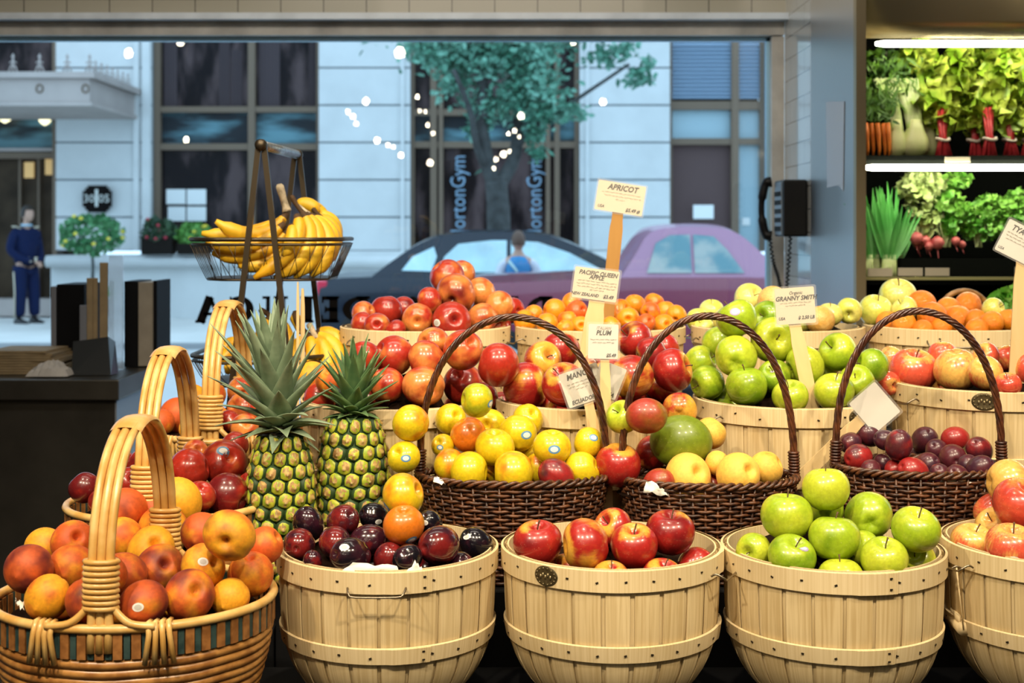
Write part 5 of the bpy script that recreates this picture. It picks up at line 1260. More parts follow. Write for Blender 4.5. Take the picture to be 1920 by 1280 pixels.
# medallion on the pier
c = P(185, 373, FY-.03); g = empty('wall_emblem', (c.x, FY-.10, c.z), 'black stepped emblem with pale numerals on the stone pier', 'emblem')
b = MB()
for (w_, h_) in ((.30, .44), (.38, .36), (.46, .26)): b.box((0, 0, 0), (w_, .07+.002*w_, h_))
b.build('plate', simple('black_emblem', (.004, .004, .005), .6, spec=.05), g, smooth=False)
eg = simple('pale_numerals', (.62, .64, .60), .5)
text('30', g, (-.125, -.045, 0), .19, eg); text('05', g, (.125, -.045, 0), .19, eg); text('I', g, (0, -.045, 0), .40, eg, bold=.006)
# entrance bay under the canopy
w = S(empty('exterior_door', (0, 0, 0)))
fb('back_wall', -60, 105, 60, 590, M['entry'], w, .9, .1); fb('frame', 98, 106, 60, 590, M['bz'], w, .0, .3); fb('transom', -60, 100, 284, 296, M['bz'], w, .2, .1); fb('frame', -60, 100, 276, 282, M['stone_warm'], w, .2, .1)
for q in (22, 58): fb('door_stile', q, q+4, 296, 585, M['bz'], w, .3, .06)
fb('door_pane', -60, 98, 296, 585, M['entry'], w, .4, .03); fb('step', -60, 105, 560, 592, M['stone_warm'], w, -.1, .5)
fb('upper_pane', -60, 98, 206, 280, M['tglass'], w, .4, .03); fb('upper_pane', -60, 100, 60, 135, M['dglass'], w, .4, .03)
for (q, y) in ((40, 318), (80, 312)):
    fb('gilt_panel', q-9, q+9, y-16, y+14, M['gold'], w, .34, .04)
for i, (q, y, r_) in enumerate(((9, 218, .14), (84, 226, .10), (90, 216, .05))):
    e = empty('entrance_lamp', P(q, y, FY+.2), 'glowing glass entrance lamp, %s under the canopy' % ['largest', 'right-hand', 'smallest upper'][i], 'lamp', 'entrance lamps')
    b = MB(); b.lathe([(.01, -r_*.8), (r_*.6, -r_*.5), (r_, 0), (r_*.7, r_*.5), (.01, r_*.6)], 12); b.build('shade', M['chand'], e)
    b = MB(); b.tube([(0, 0, r_*.5), (0, 0, r_*2.2)], .012, 5); b.build('rod', M['bz'], e)
# canopy with cresting
cn = empty('entrance_canopy', (0, 0, 0), 'stone-coloured entrance canopy with a crest of finials across the street', 'canopy')
z0, z1 = EYE+(430-198)/F*19.6, EYE+(430-141)/F*19.6; xr_ = (168-960)/F*19.6
ob = box1('soffit_box', ((xr_-9)/2, 20.8, (z0+z1)/2), (xr_+9, 2.4, z1-z0-.1), M['stone_warm'], cn)
box1('cornice', ((xr_+.06-9)/2, 20.78, z1), (xr_+.12+9, 2.52, .09), M['stone_warm'], cn); box1('lower_lip', ((xr_+.03-9)/2, 20.79, z0+.02), (xr_+.06+9, 2.46, .05), M['stone_warm'], cn)
for q in (74, 160):
    c = P(q, 166, 19.59); b = MB(); b.tube([(.05*cos(a*pi/5), 0, .06*sin(a*pi/5)) for a in range(10)], .012, 6, closed=True); b.build('rosette', M['bz'], cn, loc=(c.x, 19.59, c.z))
def finial(x, y, s):
    b = MB(); b.tube([(0, 0, 0), (0, 0, .22*s)], .016*s, 6); b.tube([(-.07*s, 0, .0), (-.03*s, 0, .10*s), (0, 0, .12*s)], .013*s, 5); b.tube([(.07*s, 0, .0), (.03*s, 0, .10*s), (0, 0, .12*s)], .013*s, 5)
    b.tube([(-.05*s, 0, .15*s), (0, 0, .17*s), (.05*s, 0, .15*s)], .013*s, 5); b.lathe([(.004, .20*s), (.028*s, .235*s), (.002, .29*s)], 8)
    b.build('finial', M['stone_warm'], cn, loc=(x, y, z1+.04))
for q in (22, 72, 124, 166, -30): finial((q-960)/F*19.6, 19.65, 1.0)
for k in range(7): finial(xr_-.02, 19.95+.28*k, .8)
# topiary tree, planters
M['topi'] = veg('topiary_leaf', (.04, .20, .07), .6, (.10, .30, .12), 6); M['flower'] = simple('yellow_flower', (.75, .62, .05), .6); M['rflower'] = simple('red_flower', (.45, .03, .06), .6)
M['trunk'] = simple('tree_bark', (.05, .055, .055), .9, noise=.4, nscale=8, bump=.4); M['bush'] = veg('bush_leaf', (.02, .06, .03), .6, (.05, .12, .05), 6); M['limebush'] = veg('lime_leaf', (.10, .32, .05), .6, (.18, .42, .10), 6)
rg = random.Random(9)
def clump(name, parent, loc, rad, k, size, m, flowers=0, fm=None, seed=1):
    r2 = random.Random(seed); b = MB(); leafball(b, (0, 0, 0), rad, k, size, r2, .2); o = b.build(name, m, parent, loc=loc)
    if flowers:
        for i in range(flowers):
            a = r2.uniform(0, 6.28); h = r2.uniform(-.7, .9); q = V((rad[0]*cos(a)*sqrt(1-h*h*.8), -abs(rad[1]*sin(a)), rad[2]*h)); b = MB(); b.lathe([(.001, -.03), (.04, 0), (.001, .03)], 6); f = b.build('blossom', fm, parent, loc=V(loc)+q)
    return o
tp = P(172, 500, 19.5); e = empty('topiary_tree', (tp.x, 19.5, .42), 'round topiary standard with yellow blossoms beside the doorman', 'tree')
tz_ = P(172, 440, 19.5).z-.42
clump('crown', e, (0, 0, tz_), (.47, .40, .31), 620, .085, M['topi'], 9, M['flower'], 2)
b = MB(); b.tube([(0, 0, 0), (.02, 0, tz_*.5), (0, 0, tz_)], [.03, .022, .02], 7); b.build('trunk', M['trunk'], e)
e2 = empty('planter', (tp.x, 19.5, 0), 'low stone planter with pale green foliage under the topiary', 'planter')
b = MB(); b.lathe([(.20, 0), (.26, .36), (.30, .42), (.27, .42), (.25, .36)], 20); b.build('pot', M['stone_warm'], e2); clump('foliage', e2, (-.05, -.02, .53), (.32, .26, .13), 260, .08, M['limebush'], 5, M['rflower'], 3)
e = empty('planter', (P(298, 0, 21.6).x, 21.6, P(0, 478, 21.6).z), 'dark leafy box planter with small red flowers on the ledge', 'planter')
b = MB(); b.box((0, 0, .14), (.50, .3, .26)); b.build('box', M['ink'], e, smooth=False); clump('foliage', e, (0, 0, .36), (.30, .18, .26), 380, .08, M['bush'], 5, M['rflower'], 4)
e = empty('planter', (P(365, 0, 21.6).x, 21.6, P(0, 478, 21.6).z), 'bright green leafy planter with purple and yellow flowers on the ledge', 'planter')
b = MB(); b.box((0, 0, .10), (.50, .3, .18)); b.build('box', M['ink'], e, smooth=False); clump('foliage', e, (0, 0, .30), (.30, .18, .24), 420, .08, M['limebush'], 7, M['flower'], 5)
# street tree
M['treeleaf'] = veg('street_tree_leaf', (.07, .26, .17), .5, (.22, .50, .38), 3)
t0 = P(935, 450, 17.6); e = empty('street_tree', (t0.x, 17.6, 0), 'leafy street tree with forked trunk between the gym doors', 'tree')
def tp_(px, py, y=17.6): p = P(px, py, y); return (p.x-t0.x, y-17.6, p.z)
b = MB()
b.tube(spline([(-.02, 0, 0), tp_(936, 480), tp_(934, 390), tp_(930, 340)], 5), [.17]*6+[.16]*5+[.15]*5, 12)
for pts, r0_, r1_ in (([tp_(930, 350), tp_(912, 300), tp_(902, 230, 17.5), tp_(905, 160, 17.5), tp_(885, 60, 17.4)], .115, .07), ([tp_(936, 345), tp_(962, 300, 17.7), tp_(972, 230, 17.8), tp_(968, 120, 17.8), tp_(975, 30, 17.8)], .10, .055),
                    ([tp_(912, 320), tp_(893, 270, 17.4), tp_(882, 210, 17.3), tp_(850, 130, 17.2)], .06, .03), ([tp_(902, 240), tp_(930, 190, 17.9), tp_(980, 130, 18)], .05, .03), ([tp_(966, 280, 17.7), tp_(1010, 230, 17.7), tp_(1060, 200, 17.6), tp_(1180, 120, 17.5)], .045, .02)):
    q = spline(pts, 5); b.tube(q, [r0_+(r1_-r0_)*i/(len(q)-1) for i in range(len(q))], 9)
b.build('trunk', M['trunk'], e)
b = MB(); r2 = random.Random(4)
for (px, py, rx, rz, n_) in ((835, 100, .42, .22, 420), (800, 95, .25, .16, 150), (900, 110, .45, .28, 520), (975, 110, .42, .25, 460), (1000, 165, .40, .26, 420), (960, 190, .25, .18, 200), (905, 200, .22, .22, 200), (1020, 215, .30, .12, 200), (1065, 205, .22, .07, 90),
                           (895, 235, .14, .12, 80), (1000, 250, .12, .14, 80), (1010, 285, .10, .09, 45), (880, 65, .9, .2, 800), (1040, 60, .6, .2, 400), (850, 160, .2, .2, 120), (1135, 105, .22, .12, 110), (1170, 90, .2, .1, 70), (1195, 145, .18, .13, 95), (1215, 120, .1, .08, 30), (910, 315, .05, .05, 14)):
    c = tp_(px, py); 
    for i in range(n_):
        p = V(c)+V((r2.gauss(0, rx*.55), r2.uniform(-.5, .5)*min(1, rx*2), r2.gauss(0, rz*.55))); d = V((r2.gauss(0, 1), r2.gauss(0, 1), r2.gauss(-.2, .7))).normalized()*r2.uniform(.07, .13)
        leaf(b, p, p+d, .065, (r2.gauss(0, 1), -1, r2.gauss(0, 1)), .1, r2, 3, 3)
o = b.build('foliage', M['treeleaf'], e)
# ---------------------------------------------------------------- cars
M['car_dark'] = simple('dark_blue_paint', (.006, .014, .028), .25, 0, spec=.3, coat=.35); M['car_maroon'] = simple('maroon_paint', (.22, .035, .075), .3, .0, coat=.6); M['car_pink'] = simple('pale_rose_paint', (.42, .20, .31), .35, .0, coat=.5)
M['tyre'] = simple('tyre_rubber', (.012, .012, .012), .8); M['rim'] = simple('wheel_rim', (.4, .42, .44), .3, .9); M['carglass'] = simple('car_glass', (.42, .66, .72), .05, spec=1, coat=1, noise=.3, nscale=2)  # pale car glass colour stands in for the sky it reflects
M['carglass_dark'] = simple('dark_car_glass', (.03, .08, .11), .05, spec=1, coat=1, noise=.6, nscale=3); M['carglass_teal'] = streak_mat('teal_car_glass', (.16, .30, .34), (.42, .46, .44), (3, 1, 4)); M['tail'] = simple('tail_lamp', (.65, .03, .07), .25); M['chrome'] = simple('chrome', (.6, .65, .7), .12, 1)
def car(name, x0, yc, hw, prof, cabin, paint, glassm, label, wheels, roofpaint=None, tail=None, panes=()):
    """prof: (x, z_bottom, z_shoulder) stations; cabin: side outline (x, z) from rear belt over the roof to the front belt"""
    e = empty(name, (x0, yc, RZ), label, 'car')
    b = MB(); pts = []
    for (x, zb, zs) in prof:
        for (y, z) in ((-hw*.86, zb), (-hw*.97, zb+.10), (-hw, zb+.30*(zs-zb)+.08), (-hw*.985, zs-.14), (-hw*.93, zs-.02), (-hw*.5, zs+.025), (0, zs+.035), (hw*.5, zs+.025), (hw*.93, zs-.02), (hw*.985, zs-.14), (hw, zb+.3*(zs-zb)+.08), (hw*.97, zb+.10), (hw*.86, zb)): pts.append((x, y, z))
    n = 13; b.grid(pts, n, len(prof), cu=True); b.quad(list(range(n))); b.quad([(len(prof)-1)*n+k for k in range(n)][::-1])
    body = b.build('body', M[paint], e, sharp=40)
    cb = spline([(x, 0, z) for x, z in cabin], 4); pts = []
    zb = cabin[0][1]; zt = max(z for x, z in cabin)
    b = MB()
    for p in cb:
        q = (p.z-zb)/(zt-zb); w = hw*(.90-.20*q)
        for y in (-w, -w*.55, 0, w*.55, w): pts.append((p.x, y, p.z+(.03 if abs(y) < w*.8 else 0)*max(0, q)))
    b.grid(pts, 5, len(cb)); m_ = len(cb)
    for s, off in ((0, 0), (4, 0)): b.quad([k*5+s for k in range(m_)] if s else [k*5+s for k in range(m_)][::-1])
    b.build('cabin', M[roofpaint or paint], e, sharp=35)
    for (side, poly) in [(s, p_) for s in (-1, 1) for p_ in panes]:
        b = MB(); q = []
        for (x, z) in poly:
            t = (z-zb)/(zt-zb); q.append((x, side*(hw*(.90-.20*t)+.012), z))
        b.poly(q if side < 0 else q[::-1]); b.build('side_window', M[glassm], e, smooth=False)
    for (x, r_) in wheels:
        for s in (-1, 1):
            b = MB(); b.tube([(0, -.11, 0), (0, -.10, 0), (0, .10, 0), (0, .11, 0)], [r_*.9, r_, r_, r_*.9], 24); w = b.build('wheel', M['tyre'], e, loc=(x, s*(hw-.10), r_))
            b = MB(); b.tube([(0, s*.112, 0), (0, s*.120, 0)], [r_*.6, r_*.55], 16)
            for k in range(5): a = 2*pi*k/5; b.bar((0, s*.121, 0), (r_*.55*cos(a), s*.121, r_*.55*sin(a)), .05, .015)
            b.build('rim', M['rim'], w, smooth=False)
    if tail:
        for s in (-1, 1): box1('tail_light', (tail[0], s*(hw*.82), tail[1]), tail[2], M['tail'], e, bev=.02)
    return e
yc = 15.4; xw = lambda px: (px-960)/F*(yc-.85); zw = lambda py: EYE-(py-430)/F*(yc-.85)-RZ
cxp = lambda px: xw(px)-xw(900)
car('parked_car', xw(900), yc, .88,
    [(cxp(592), .42, .80), (cxp(600), .30, .96), (cxp(640), .25, 1.01), (cxp(740), .22, 1.03), (cxp(900), .2, 1.0), (cxp(1130), .2, .97), (cxp(1260), .22, .90), (cxp(1350), .25, .82), (cxp(1385), .32, .66)],
    [(cxp(695), 1.0), (cxp(735), 1.18), (cxp(790), 1.38), (cxp(850), 1.47), (cxp(930), 1.49), (cxp(1020), 1.46), (cxp(1090), 1.32), (cxp(1160), 1.12), (cxp(1205), .96)], 'car_dark', 'carglass',
    'dark blue sedan parked across the street, red tail light at its left end', [(cxp(690), .33), (cxp(1240), .33)], tail=(cxp(603), .86, (.12, .24, .20)),
    panes=([(cxp(822), 1.05), (cxp(832), 1.22), (cxp(858), 1.36), (cxp(920), 1.40), (cxp(950), 1.40), (cxp(950), 1.05)], [(cxp(958), 1.05), (cxp(958), 1.40), (cxp(1010), 1.38), (cxp(1070), 1.26), (cxp(1135), 1.06)], [(cxp(752), 1.07), (cxp(772), 1.22), (cxp(812), 1.33), (cxp(818), 1.22), (cxp(808), 1.06)]))
yc = 12.4; xw = lambda px: (px-960)/F*(yc-.88); zw = lambda py: EYE-(py-430)/F*(yc-.88)-RZ
cxp = lambda px: xw(px)-xw(1150)
car('passing_car', xw(1150), yc, .88,
    [(cxp(820), .45, .90), (cxp(832), .32, 1.02), (cxp(900), .28, 1.07), (cxp(1050), .24, 1.10), (cxp(1200), .22, 1.12), (cxp(1400), .22, 1.12), (cxp(1560), .24, 1.10), (cxp(1700), .28, 1.02), (cxp(1725), .4, .85)],
    [(cxp(1165), 1.10), (cxp(1195), 1.30), (cxp(1222), 1.48), (cxp(1262), 1.535), (cxp(1340), 1.54), (cxp(1385), 1.50), (cxp(1425), 1.36), (cxp(1475), 1.10)], 'car_maroon', 'carglass_teal',
    'maroon car with pale rose roof driving past the window', [(cxp(940), .33), (cxp(1590), .33)], 'car_pink',
    panes=([(cxp(1215), 1.14), (cxp(1234), 1.40), (cxp(1262), 1.47), (cxp(1300), 1.475), (cxp(1300), 1.14)], [(cxp(1306), 1.14), (cxp(1306), 1.475), (cxp(1345), 1.46), (cxp(1370), 1.34), (cxp(1400), 1.14)]))
# ---------------------------------------------------------------- people across the street
def skin(name, chains, m, parent, sub=1, flat=None):
    """chains share one continuous surface: list of [(co, r), ...]; first point of a later chain may repeat an earlier point"""
    me = bpy.data.meshes.new(name); vs, es, rs = [], [], []
    for ch in chains:
        prev = None
        for co, r in ch:
            idx = None
            for i, v in enumerate(vs):
                if (V(v)-V(co)).length < 1e-4: idx = i
            if idx is None: vs.append(co); rs.append(r); idx = len(vs)-1
            if prev is not None and (prev, idx) not in es: es.append((prev, idx))
            prev = idx
    me.from_pydata(vs, es, []); me.materials.append(m); o = bpy.data.objects.new(name, me); COL.objects.link(o); o.parent = parent
    md = o.modifiers.new('skin', 'SKIN'); md.use_smooth_shade = True
    for i, sv in enumerate(me.skin_vertices[0].data):
        r = rs[i]; sv.radius = (r, r) if not isinstance(r, tuple) else r; sv.use_root = (i == 0)
    s = o.modifiers.new('subdiv', 'SUBSURF'); s.levels = sub; s.render_levels = sub
    return o
M['skin'] = simple('skin', (.50, .30, .22), .55); M['hair'] = simple('dark_hair', (.025, .018, .014), .6); M['navy'] = simple('navy_uniform', (.006, .014, .055), .8, spec=.1); M['stripe'] = simple('cream_trim', (.62, .55, .42), .6)
M['shirt'] = simple('pale_blue_shirt', (.40, .60, .75), .7); M['shoe'] = simple('black_shoe', (.01, .01, .012), .3)
def head(parent, c, s, face, hairmat, long=False):
    """face: unit direction the face looks (horizontal)"""
    f = V(face).normalized(); sd = V((0, 0, 1)).cross(f); b = MB(); pts = []; nu, nv = 24, 18
    for j in range(nv):
        t = pi*(j+.05)/(nv-.9)
        for i in range(nu):
            a = 2*pi*i/nu; x = sin(t)*cos(a); y = sin(t)*sin(a); z = cos(t)
            X_, Y_, Z_ = x*.98, y*.76, z*1.22           # X toward the face
            if z < -.2: X_ *= 1-.10*(-z); Y_ *= 1-.32*(-z-.2); X_ += .12*max(0, -z)
            if x > .3:
                g = exp(-(y/.16)**2); X_ += g*(.20*exp(-((z+.10)/.13)**2)+.06*exp(-((z+.45)/.06)**2)+.07*exp(-((z+.75)/.12)**2))
                X_ -= .08*exp(-((abs(y)-.33)/.13)**2)*exp(-((z-.08)/.12)**2)
            pts.append(V(c)+(f*X_+sd*Y_+V((0, 0, 1))*Z_)*s)
    b.grid(pts, nu, nv, cu=True); h = b.build('head', M['skin'], parent)
    for k in (-1, 1):
        b = MB(); b.lathe([(.001, -.12*s), (.08*s, 0), (.001, .12*s)], 8); b.build('ear', M['skin'], h, loc=V(c)+sd*k*.76*s-f*.05*s)
        b = MB(); b.lathe([(.001, -.04*s), (.045*s, 0), (.001, .04*s)], 8); b.build('eye', M['ink'], h, loc=V(c)+f*.84*s+sd*k*.32*s+V((0, 0, .09*s)))
    b = MB(); b.bar(V(c)+f*.93*s-sd*.16*s-V((0, 0, .52*s)), V(c)+f*.93*s+sd*.16*s-V((0, 0, .52*s)), .03*s, .03*s); b.build('mouth', simple('lips', (.35, .13, .11), .5), h)
    b = MB(); pts = []
    for j in range(10):
        t = pi*(.0+.62*j/9)
        for i in range(24):
            a = 2*pi*i/24; x = sin(t)*cos(a); y = sin(t)*sin(a); z = cos(t); lim = .30 if x > .1 else -1
            if z < .42 and x > .25: z = .42+.01*x; 
            pts.append(V(c)+(f*(x*.98-.03)+sd*y*.80+V((0, 0, 1))*(z*1.25+.02))*s*1.05)
    b.grid(pts, 24, 10, cu=True); b.build('hair', hairmat, parent); return h
def hand(parent, c, fwd, m):
    fwd = V(fwd).normalized(); up = V((0, 0, 1)); sd = fwd.cross(up).normalized()
    chs = [[(tuple(V(c)), .024), (tuple(V(c)+fwd*.05), .028)]]
    for k in range(4):
        r = V(c)+fwd*.05; d = sd*(.018*(k-1.5)); chs.append([(tuple(r), .028), (tuple(r+fwd*.02+d), .010), (tuple(r+fwd*(.045+.004*(k in (1, 2)))+d-up*.01), .009), (tuple(r+fwd*.060+d-up*.03), .008)])
    chs.append([(tuple(V(c)), .024), (tuple(V(c)+fwd*.03+sd*.035), .011), (tuple(V(c)+fwd*.06+sd*.04-up*.01), .010)])
    skin('hand', chs, m, parent, 1)
# doorman, facing right, hands clasped before him
d0 = P(48, 600, 20.6); e = empty('person', (d0.x, 20.6, 0), 'man in navy uniform standing in profile, hands clasped, by the entrance', 'person'); e.rotation_euler = (0, 0, RAD(-30))
skin('body', [[((.0, 0, 1.05), .10), ((-.01, 0, 1.25), .11), ((.0, 0, 1.42), .10), ((.01, 0, 1.50), .055), ((.02, 0, 1.56), .052), ((.03, 0, 1.62), .05)],
              [((0, 0, 1.05), .10), ((0, -.09, .95), .085), ((.02, -.10, .5), .055), ((-.01, -.10, .10), .04)], [((0, 0, 1.05), .10), ((0, .09, .95), .085), ((.04, .12, .5), .055), ((.05, .13, .10), .04)]], M['skin'], e)
skin('jacket', [[((-.01, 0, .84), (.20, .17)), ((-.005, 0, 1.08), (.20, .17)), ((-.01, 0, 1.28), (.22, .18)), ((0, 0, 1.42), (.18, .15)), ((.01, 0, 1.49), .08)],
                [((0, 0, 1.42), (.18, .15)), ((-.01, -.20, 1.39), .09), ((-.04, -.27, 1.13), .075), ((.10, -.18, 1.00), .062), ((.21, -.05, .97), .05)],
                [((0, 0, 1.42), (.18, .15)), ((-.01, .20, 1.39), .09), ((-.02, .27, 1.13), .075), ((.13, .18, 1.00), .062), ((.22, .06, .965), .05)]], M['navy'], e)
skin('trousers', [[((0, 0, .96), (.15, .14)), ((0, -.10, .84), .125), ((.0, -.10, .5), .10), ((-.02, -.10, .09), .085)], [((0, 0, .96), (.15, .14)), ((.01, .10, .84), .125), ((.04, .12, .5), .10), ((.05, .13, .09), .085)]], M['navy'], e)
b = MB(); b.tube([(0, -.225, .80), (0, -.205, .5), (-.02, -.19, .10)], .011, 6); b.build('trouser_stripe', M['stripe'], e)
for sx_, sy_ in ((-.02, -.10), (.05, .13)):
    b = MB(); g = []
    for j, (x, w, h) in enumerate(((-.09, .03, .05), (-.07, .05, .09), (0, .052, .10), (.09, .055, .065), (.16, .05, .05), (.20, .02, .03))):
        for (u, v) in ((-1, 0), (-1, .6), (0, 1), (1, .6), (1, 0)): g.append((sx_+x, sy_+u*w, v*h))
    b.grid(g, 5, 6, cu=True); b.quad([0, 1, 2, 3, 4]); b.build('shoe', M['shoe'], e)
hand(e, (.235, -.02, .955), (.8, .5, -.45), M['skin']); hand(e, (.245, .05, .945), (.8, -.5, -.45), M['skin'])
b = MB(); b.tube([(.075*cos(a*pi/6)+.02, .07*sin(a*pi/6), 1.515+.0*a) for a in range(12)], .018, 6, closed=True); b.build('collar', M['shirt'], e)
for s in (-1, 1): box1('cuff_trim', (.185, s*.07, .985), (.018, .085, .075), M['stripe'], e, rot=(0, RAD(-25), s*RAD(-30))); box1('epaulette', (0, s*.17, 1.478), (.09, .12, .014), M['stripe'], e, rot=(s*RAD(18), 0, 0))
head(e, (.045, 0, 1.69), .108, (1, 0, 0), M['hair'])
# person in the road, seen from behind, blue top with white sleeves
d1 = P(972, 500, 13.7); e = empty('person', (d1.x, 13.9, RZ), 'person in a bright blue top with white sleeves behind the maroon car, seen from behind', 'person')
k = 1.50/1.78
def q(x, y, z): return (x*k, y*k, z*k)
M['blue'] = simple('bright_blue_top', (.02, .22, .48), .6); M['sleeve'] = simple('white_sleeve', (.62, .66, .74), .7); M['jeans'] = simple('dark_jeans', (.02, .03, .06), .8); M['strap'] = simple('pale_strap', (.45, .62, .62), .6); M['brown_hair'] = simple('brown_hair', (.10, .055, .035), .6)
skin('body', [[(q(0, 0, 1.0), .09), (q(0, 0, 1.25), .10), (q(0, 0, 1.42), .09), (q(0, 0, 1.50), .05), (q(0, -.01, 1.60), .045)], [(q(0, 0, 1.0), .09), (q(-.09, 0, .92), .08), (q(-.10, 0, .5), .055), (q(-.10, 0, .08), .04)], [(q(0, 0, 1.0), .09), (q(.09, 0, .92), .08), (q(.10, 0, .5), .055), (q(.10, 0, .08), .04)],
              [(q(0, 0, 1.42), .09), (q(-.18, 0, 1.38), .05), (q(-.26, -.02, 1.12), .04), (q(-.24, -.12, .92), .032)], [(q(0, 0, 1.42), .09), (q(.18, 0, 1.38), .05), (q(.26, -.02, 1.12), .04), (q(.24, -.12, .92), .032)]], M['skin'], e)
skin('top', [[(q(0, 0, .92), (.155, .11)), (q(0, 0, 1.15), (.155, .125)), (q(0, 0, 1.36), (.175, .135)), (q(0, 0, 1.50), (.11, .10))]], M['blue'], e)
for s in (-1, 1): skin('sleeve', [[(q(s*.10, 0, 1.41), .06), (q(s*.19, 0, 1.38), .062), (q(s*.27, -.01, 1.12), .052), (q(s*.25, -.11, .95), .042)]], M['sleeve'], e); hand(e, q(s*.245, -.13, .90), (0, -.4, -1), M['skin'])
skin('trousers', [[(q(0, 0, .98), (.14, .11)), (q(-.09, 0, .86), .09), (q(-.10, 0, .5), .07), (q(-.10, 0, .08), .055)], [(q(0, 0, .98), (.14, .11)), (q(.09, 0, .86), .09), (q(.10, 0, .5), .07), (q(.10, 0, .08), .055)]], M['jeans'], e)
for s in (-1, 1): box1('shoe', q(s*.10, .03, .035), (.09, .24, .07), M['shoe'], e, bev=.02)
b = MB(); b.tube([q(-.12, -.115, 1.42), q(-.02, -.135, 1.30), q(.10, -.125, 1.10)], .02, 6, flat=.4); b.build('bag_strap', M['strap'], e)
head(e, q(0, 0, 1.655), .088, (0, 1, 0), M['brown_hair'])
# ================================================================ signs on stakes
def to_plane(w, h, r, th):
    """card outline with round corners, thickness th, centred, in the XZ plane facing -Y"""
    pts = []
    for cx, cz, a0 in ((w/2-r, h/2-r, 0), (-w/2+r, h/2-r, pi/2), (-w/2+r, -h/2+r, pi), (w/2-r, -h/2+r, 3*pi/2)):
        for i in range(5): a = a0+pi/2*i/4; pts.append((cx+r*cos(a), cz+r*sin(a)))
    b = MB(); n = len(pts); b.v = [(x, -th/2, z) for x, z in pts]+[(x, th/2, z) for x, z in pts]
    b.quad(list(range(n))); b.quad([n+k for k in range(n)][::-1])
    for k in range(n): b.quad((k, (k+1) % n, n+(k+1) % n, n+k))
    return b
sl = simple('plastic_sleeve', (.85, .85, .85), .12, spec=.5); sl.node_tree.nodes['Principled BSDF'].inputs['Alpha'].default_value = .09
def sign(px, py, w, h, rot, Y, stick, label, texts=(), scribble=(), cardm='card', sw=24, sleeve=True, stick_front=False, wood='stick'):
    s = Y/F; c = P(px, py, Y); e = empty('price_sign', c, label, 'sign', 'price cards on wooden stakes')
    cd_ = to_plane(w*s, h*s, .003, .0012).build('card', M[cardm], e, smooth=False); cd_.rotation_euler = (0, RAD(rot), 0)
    if sleeve:
        o = to_plane(w*s+.008, h*s+.008, .004, .0004).build('plastic_sleeve', sl, cd_, smooth=False, loc=(0, -.0016, 0))
    for (t, x, z, size, bold, m) in texts:
        o = text(t, cd_, (x*s, -.0012, z*s), size*s*1.25, M[m], bold=size*s*(.012+.022*bold), shear=.25, name='handwriting', align='CENTER', sx=.9)
    if scribble:
        b = MB(); r2 = random.Random(px)
        for (x0, x1, z) in scribble:
            x = x0
            while x < x1:
                x2 = min(x1, x+r2.uniform(4, 9)); pts = []
                for i in range(7):
                    q = x+(x2-x)*i/6; pts.append((q*s, -.0012, (z+r2.uniform(-1.1, 1.1))*s))
                for i in range(6): b.bar(pts[i], pts[i+1], .5*s, .0004, up=(0, 1, 0))
                x = x2+1.8
        b.build('small_writing', M['ink_grey'], cd_, smooth=False)
    pts = [P(a, b_, Y)-c for a, b_ in stick]; y0 = .0035 if not stick_front else -.0035
    b = MB(); g = []
    n = 24
    for j in range(n):
        t = j/(n-1); q = pts[0].lerp(pts[-1], t) if len(pts) == 2 else (pts[0].lerp(pts[1], t*2) if t < .5 else pts[1].lerp(pts[2], t*2-1))
        d = (pts[-1]-pts[0]).normalized(); sd = V((d.z, 0, -d.x)); Ls = (pts[-1]-pts[0]).length*t
        ww = sw*s/2*(.82+.18*min(1, max(0, (Ls-.035)/.02)))*(1 if t < .97 else .8)
        for (u, v) in ((-1, -1), (1, -1), (1, 1), (-1, 1)): g.append(q+sd*ww*u+V((0, y0+.0016*v, 0)))
    b.grid(g, 4, n, cu=True, uvf=lambda i, j: (i*.006, j*.012)); b.quad([0, 1, 2, 3]); b.quad([(n-1)*4+k for k in range(4)][::-1])
    b.build('stake', M[wood], e, smooth=False); return e
sign(1163, 371, 90, 56, 9, 3.16, [(1160, 385), (1136, 620)], 'cream APRICOT price card on a tall stake, highest of the signs', [('APRICOT', 2, 18, 12, 1, 'ink'), ('USA', -34, -20, 6, 1, 'ink'), ('$5.49 #', 26, -21, 7.5, 1.5, 'ink')], [(-36, 38, 8), (-30, 38, 2), (-8, 8, -4)], sw=25, wood='stick_dark')
sign(1117, 533, 84, 58, 7.5, 2.66, [(1122, 545), (1100, 700)], 'price card reading PACIFIC QUEEN APPLE on a broad stake', [('PACIFIC QUEEN', 2, 20, 9, 1, 'ink'), ('APPLE', 0, 12.5, 9, 1, 'ink'), ('NEW ZEALAND', -18, -21, 6.5, 1, 'ink'), ('$3.49', 26, -21, 7.5, 1.5, 'ink')], [(-34, 38, 5), (-36, 38, -.5), (-34, 36, -6), (-10, 16, -11)], sw=36)
sign(1131, 640, 56, 65, 1.5, 2.475, [(1134, 655), (1141, 1030)], 'white PLUM price card in front of the red apples', [('ITALIAN', 0, 25, 6.5, 0, 'ink_grey'), ('PLUM', 0, 16, 10, 1, 'ink'), ('$5.49', 15, -26, 7, 1.5, 'ink')], [(-24, 24, 4), (-20, 20, -2)], 'card_white', sw=20)
sign(1093, 722, 76, 66, -19, 2.50, [(1100, 735), (1128, 880)], 'white MANGO price card behind the arch of the plum basket handle', [('MANGO', 0, 22, 12, 1, 'ink'), ('ECUADOR', -8, -26, 8.5, 1, 'ink')], [(-28, 30, 9), (-26, 30, 3), (-14, 8, -3)], 'card_white', sw=22)
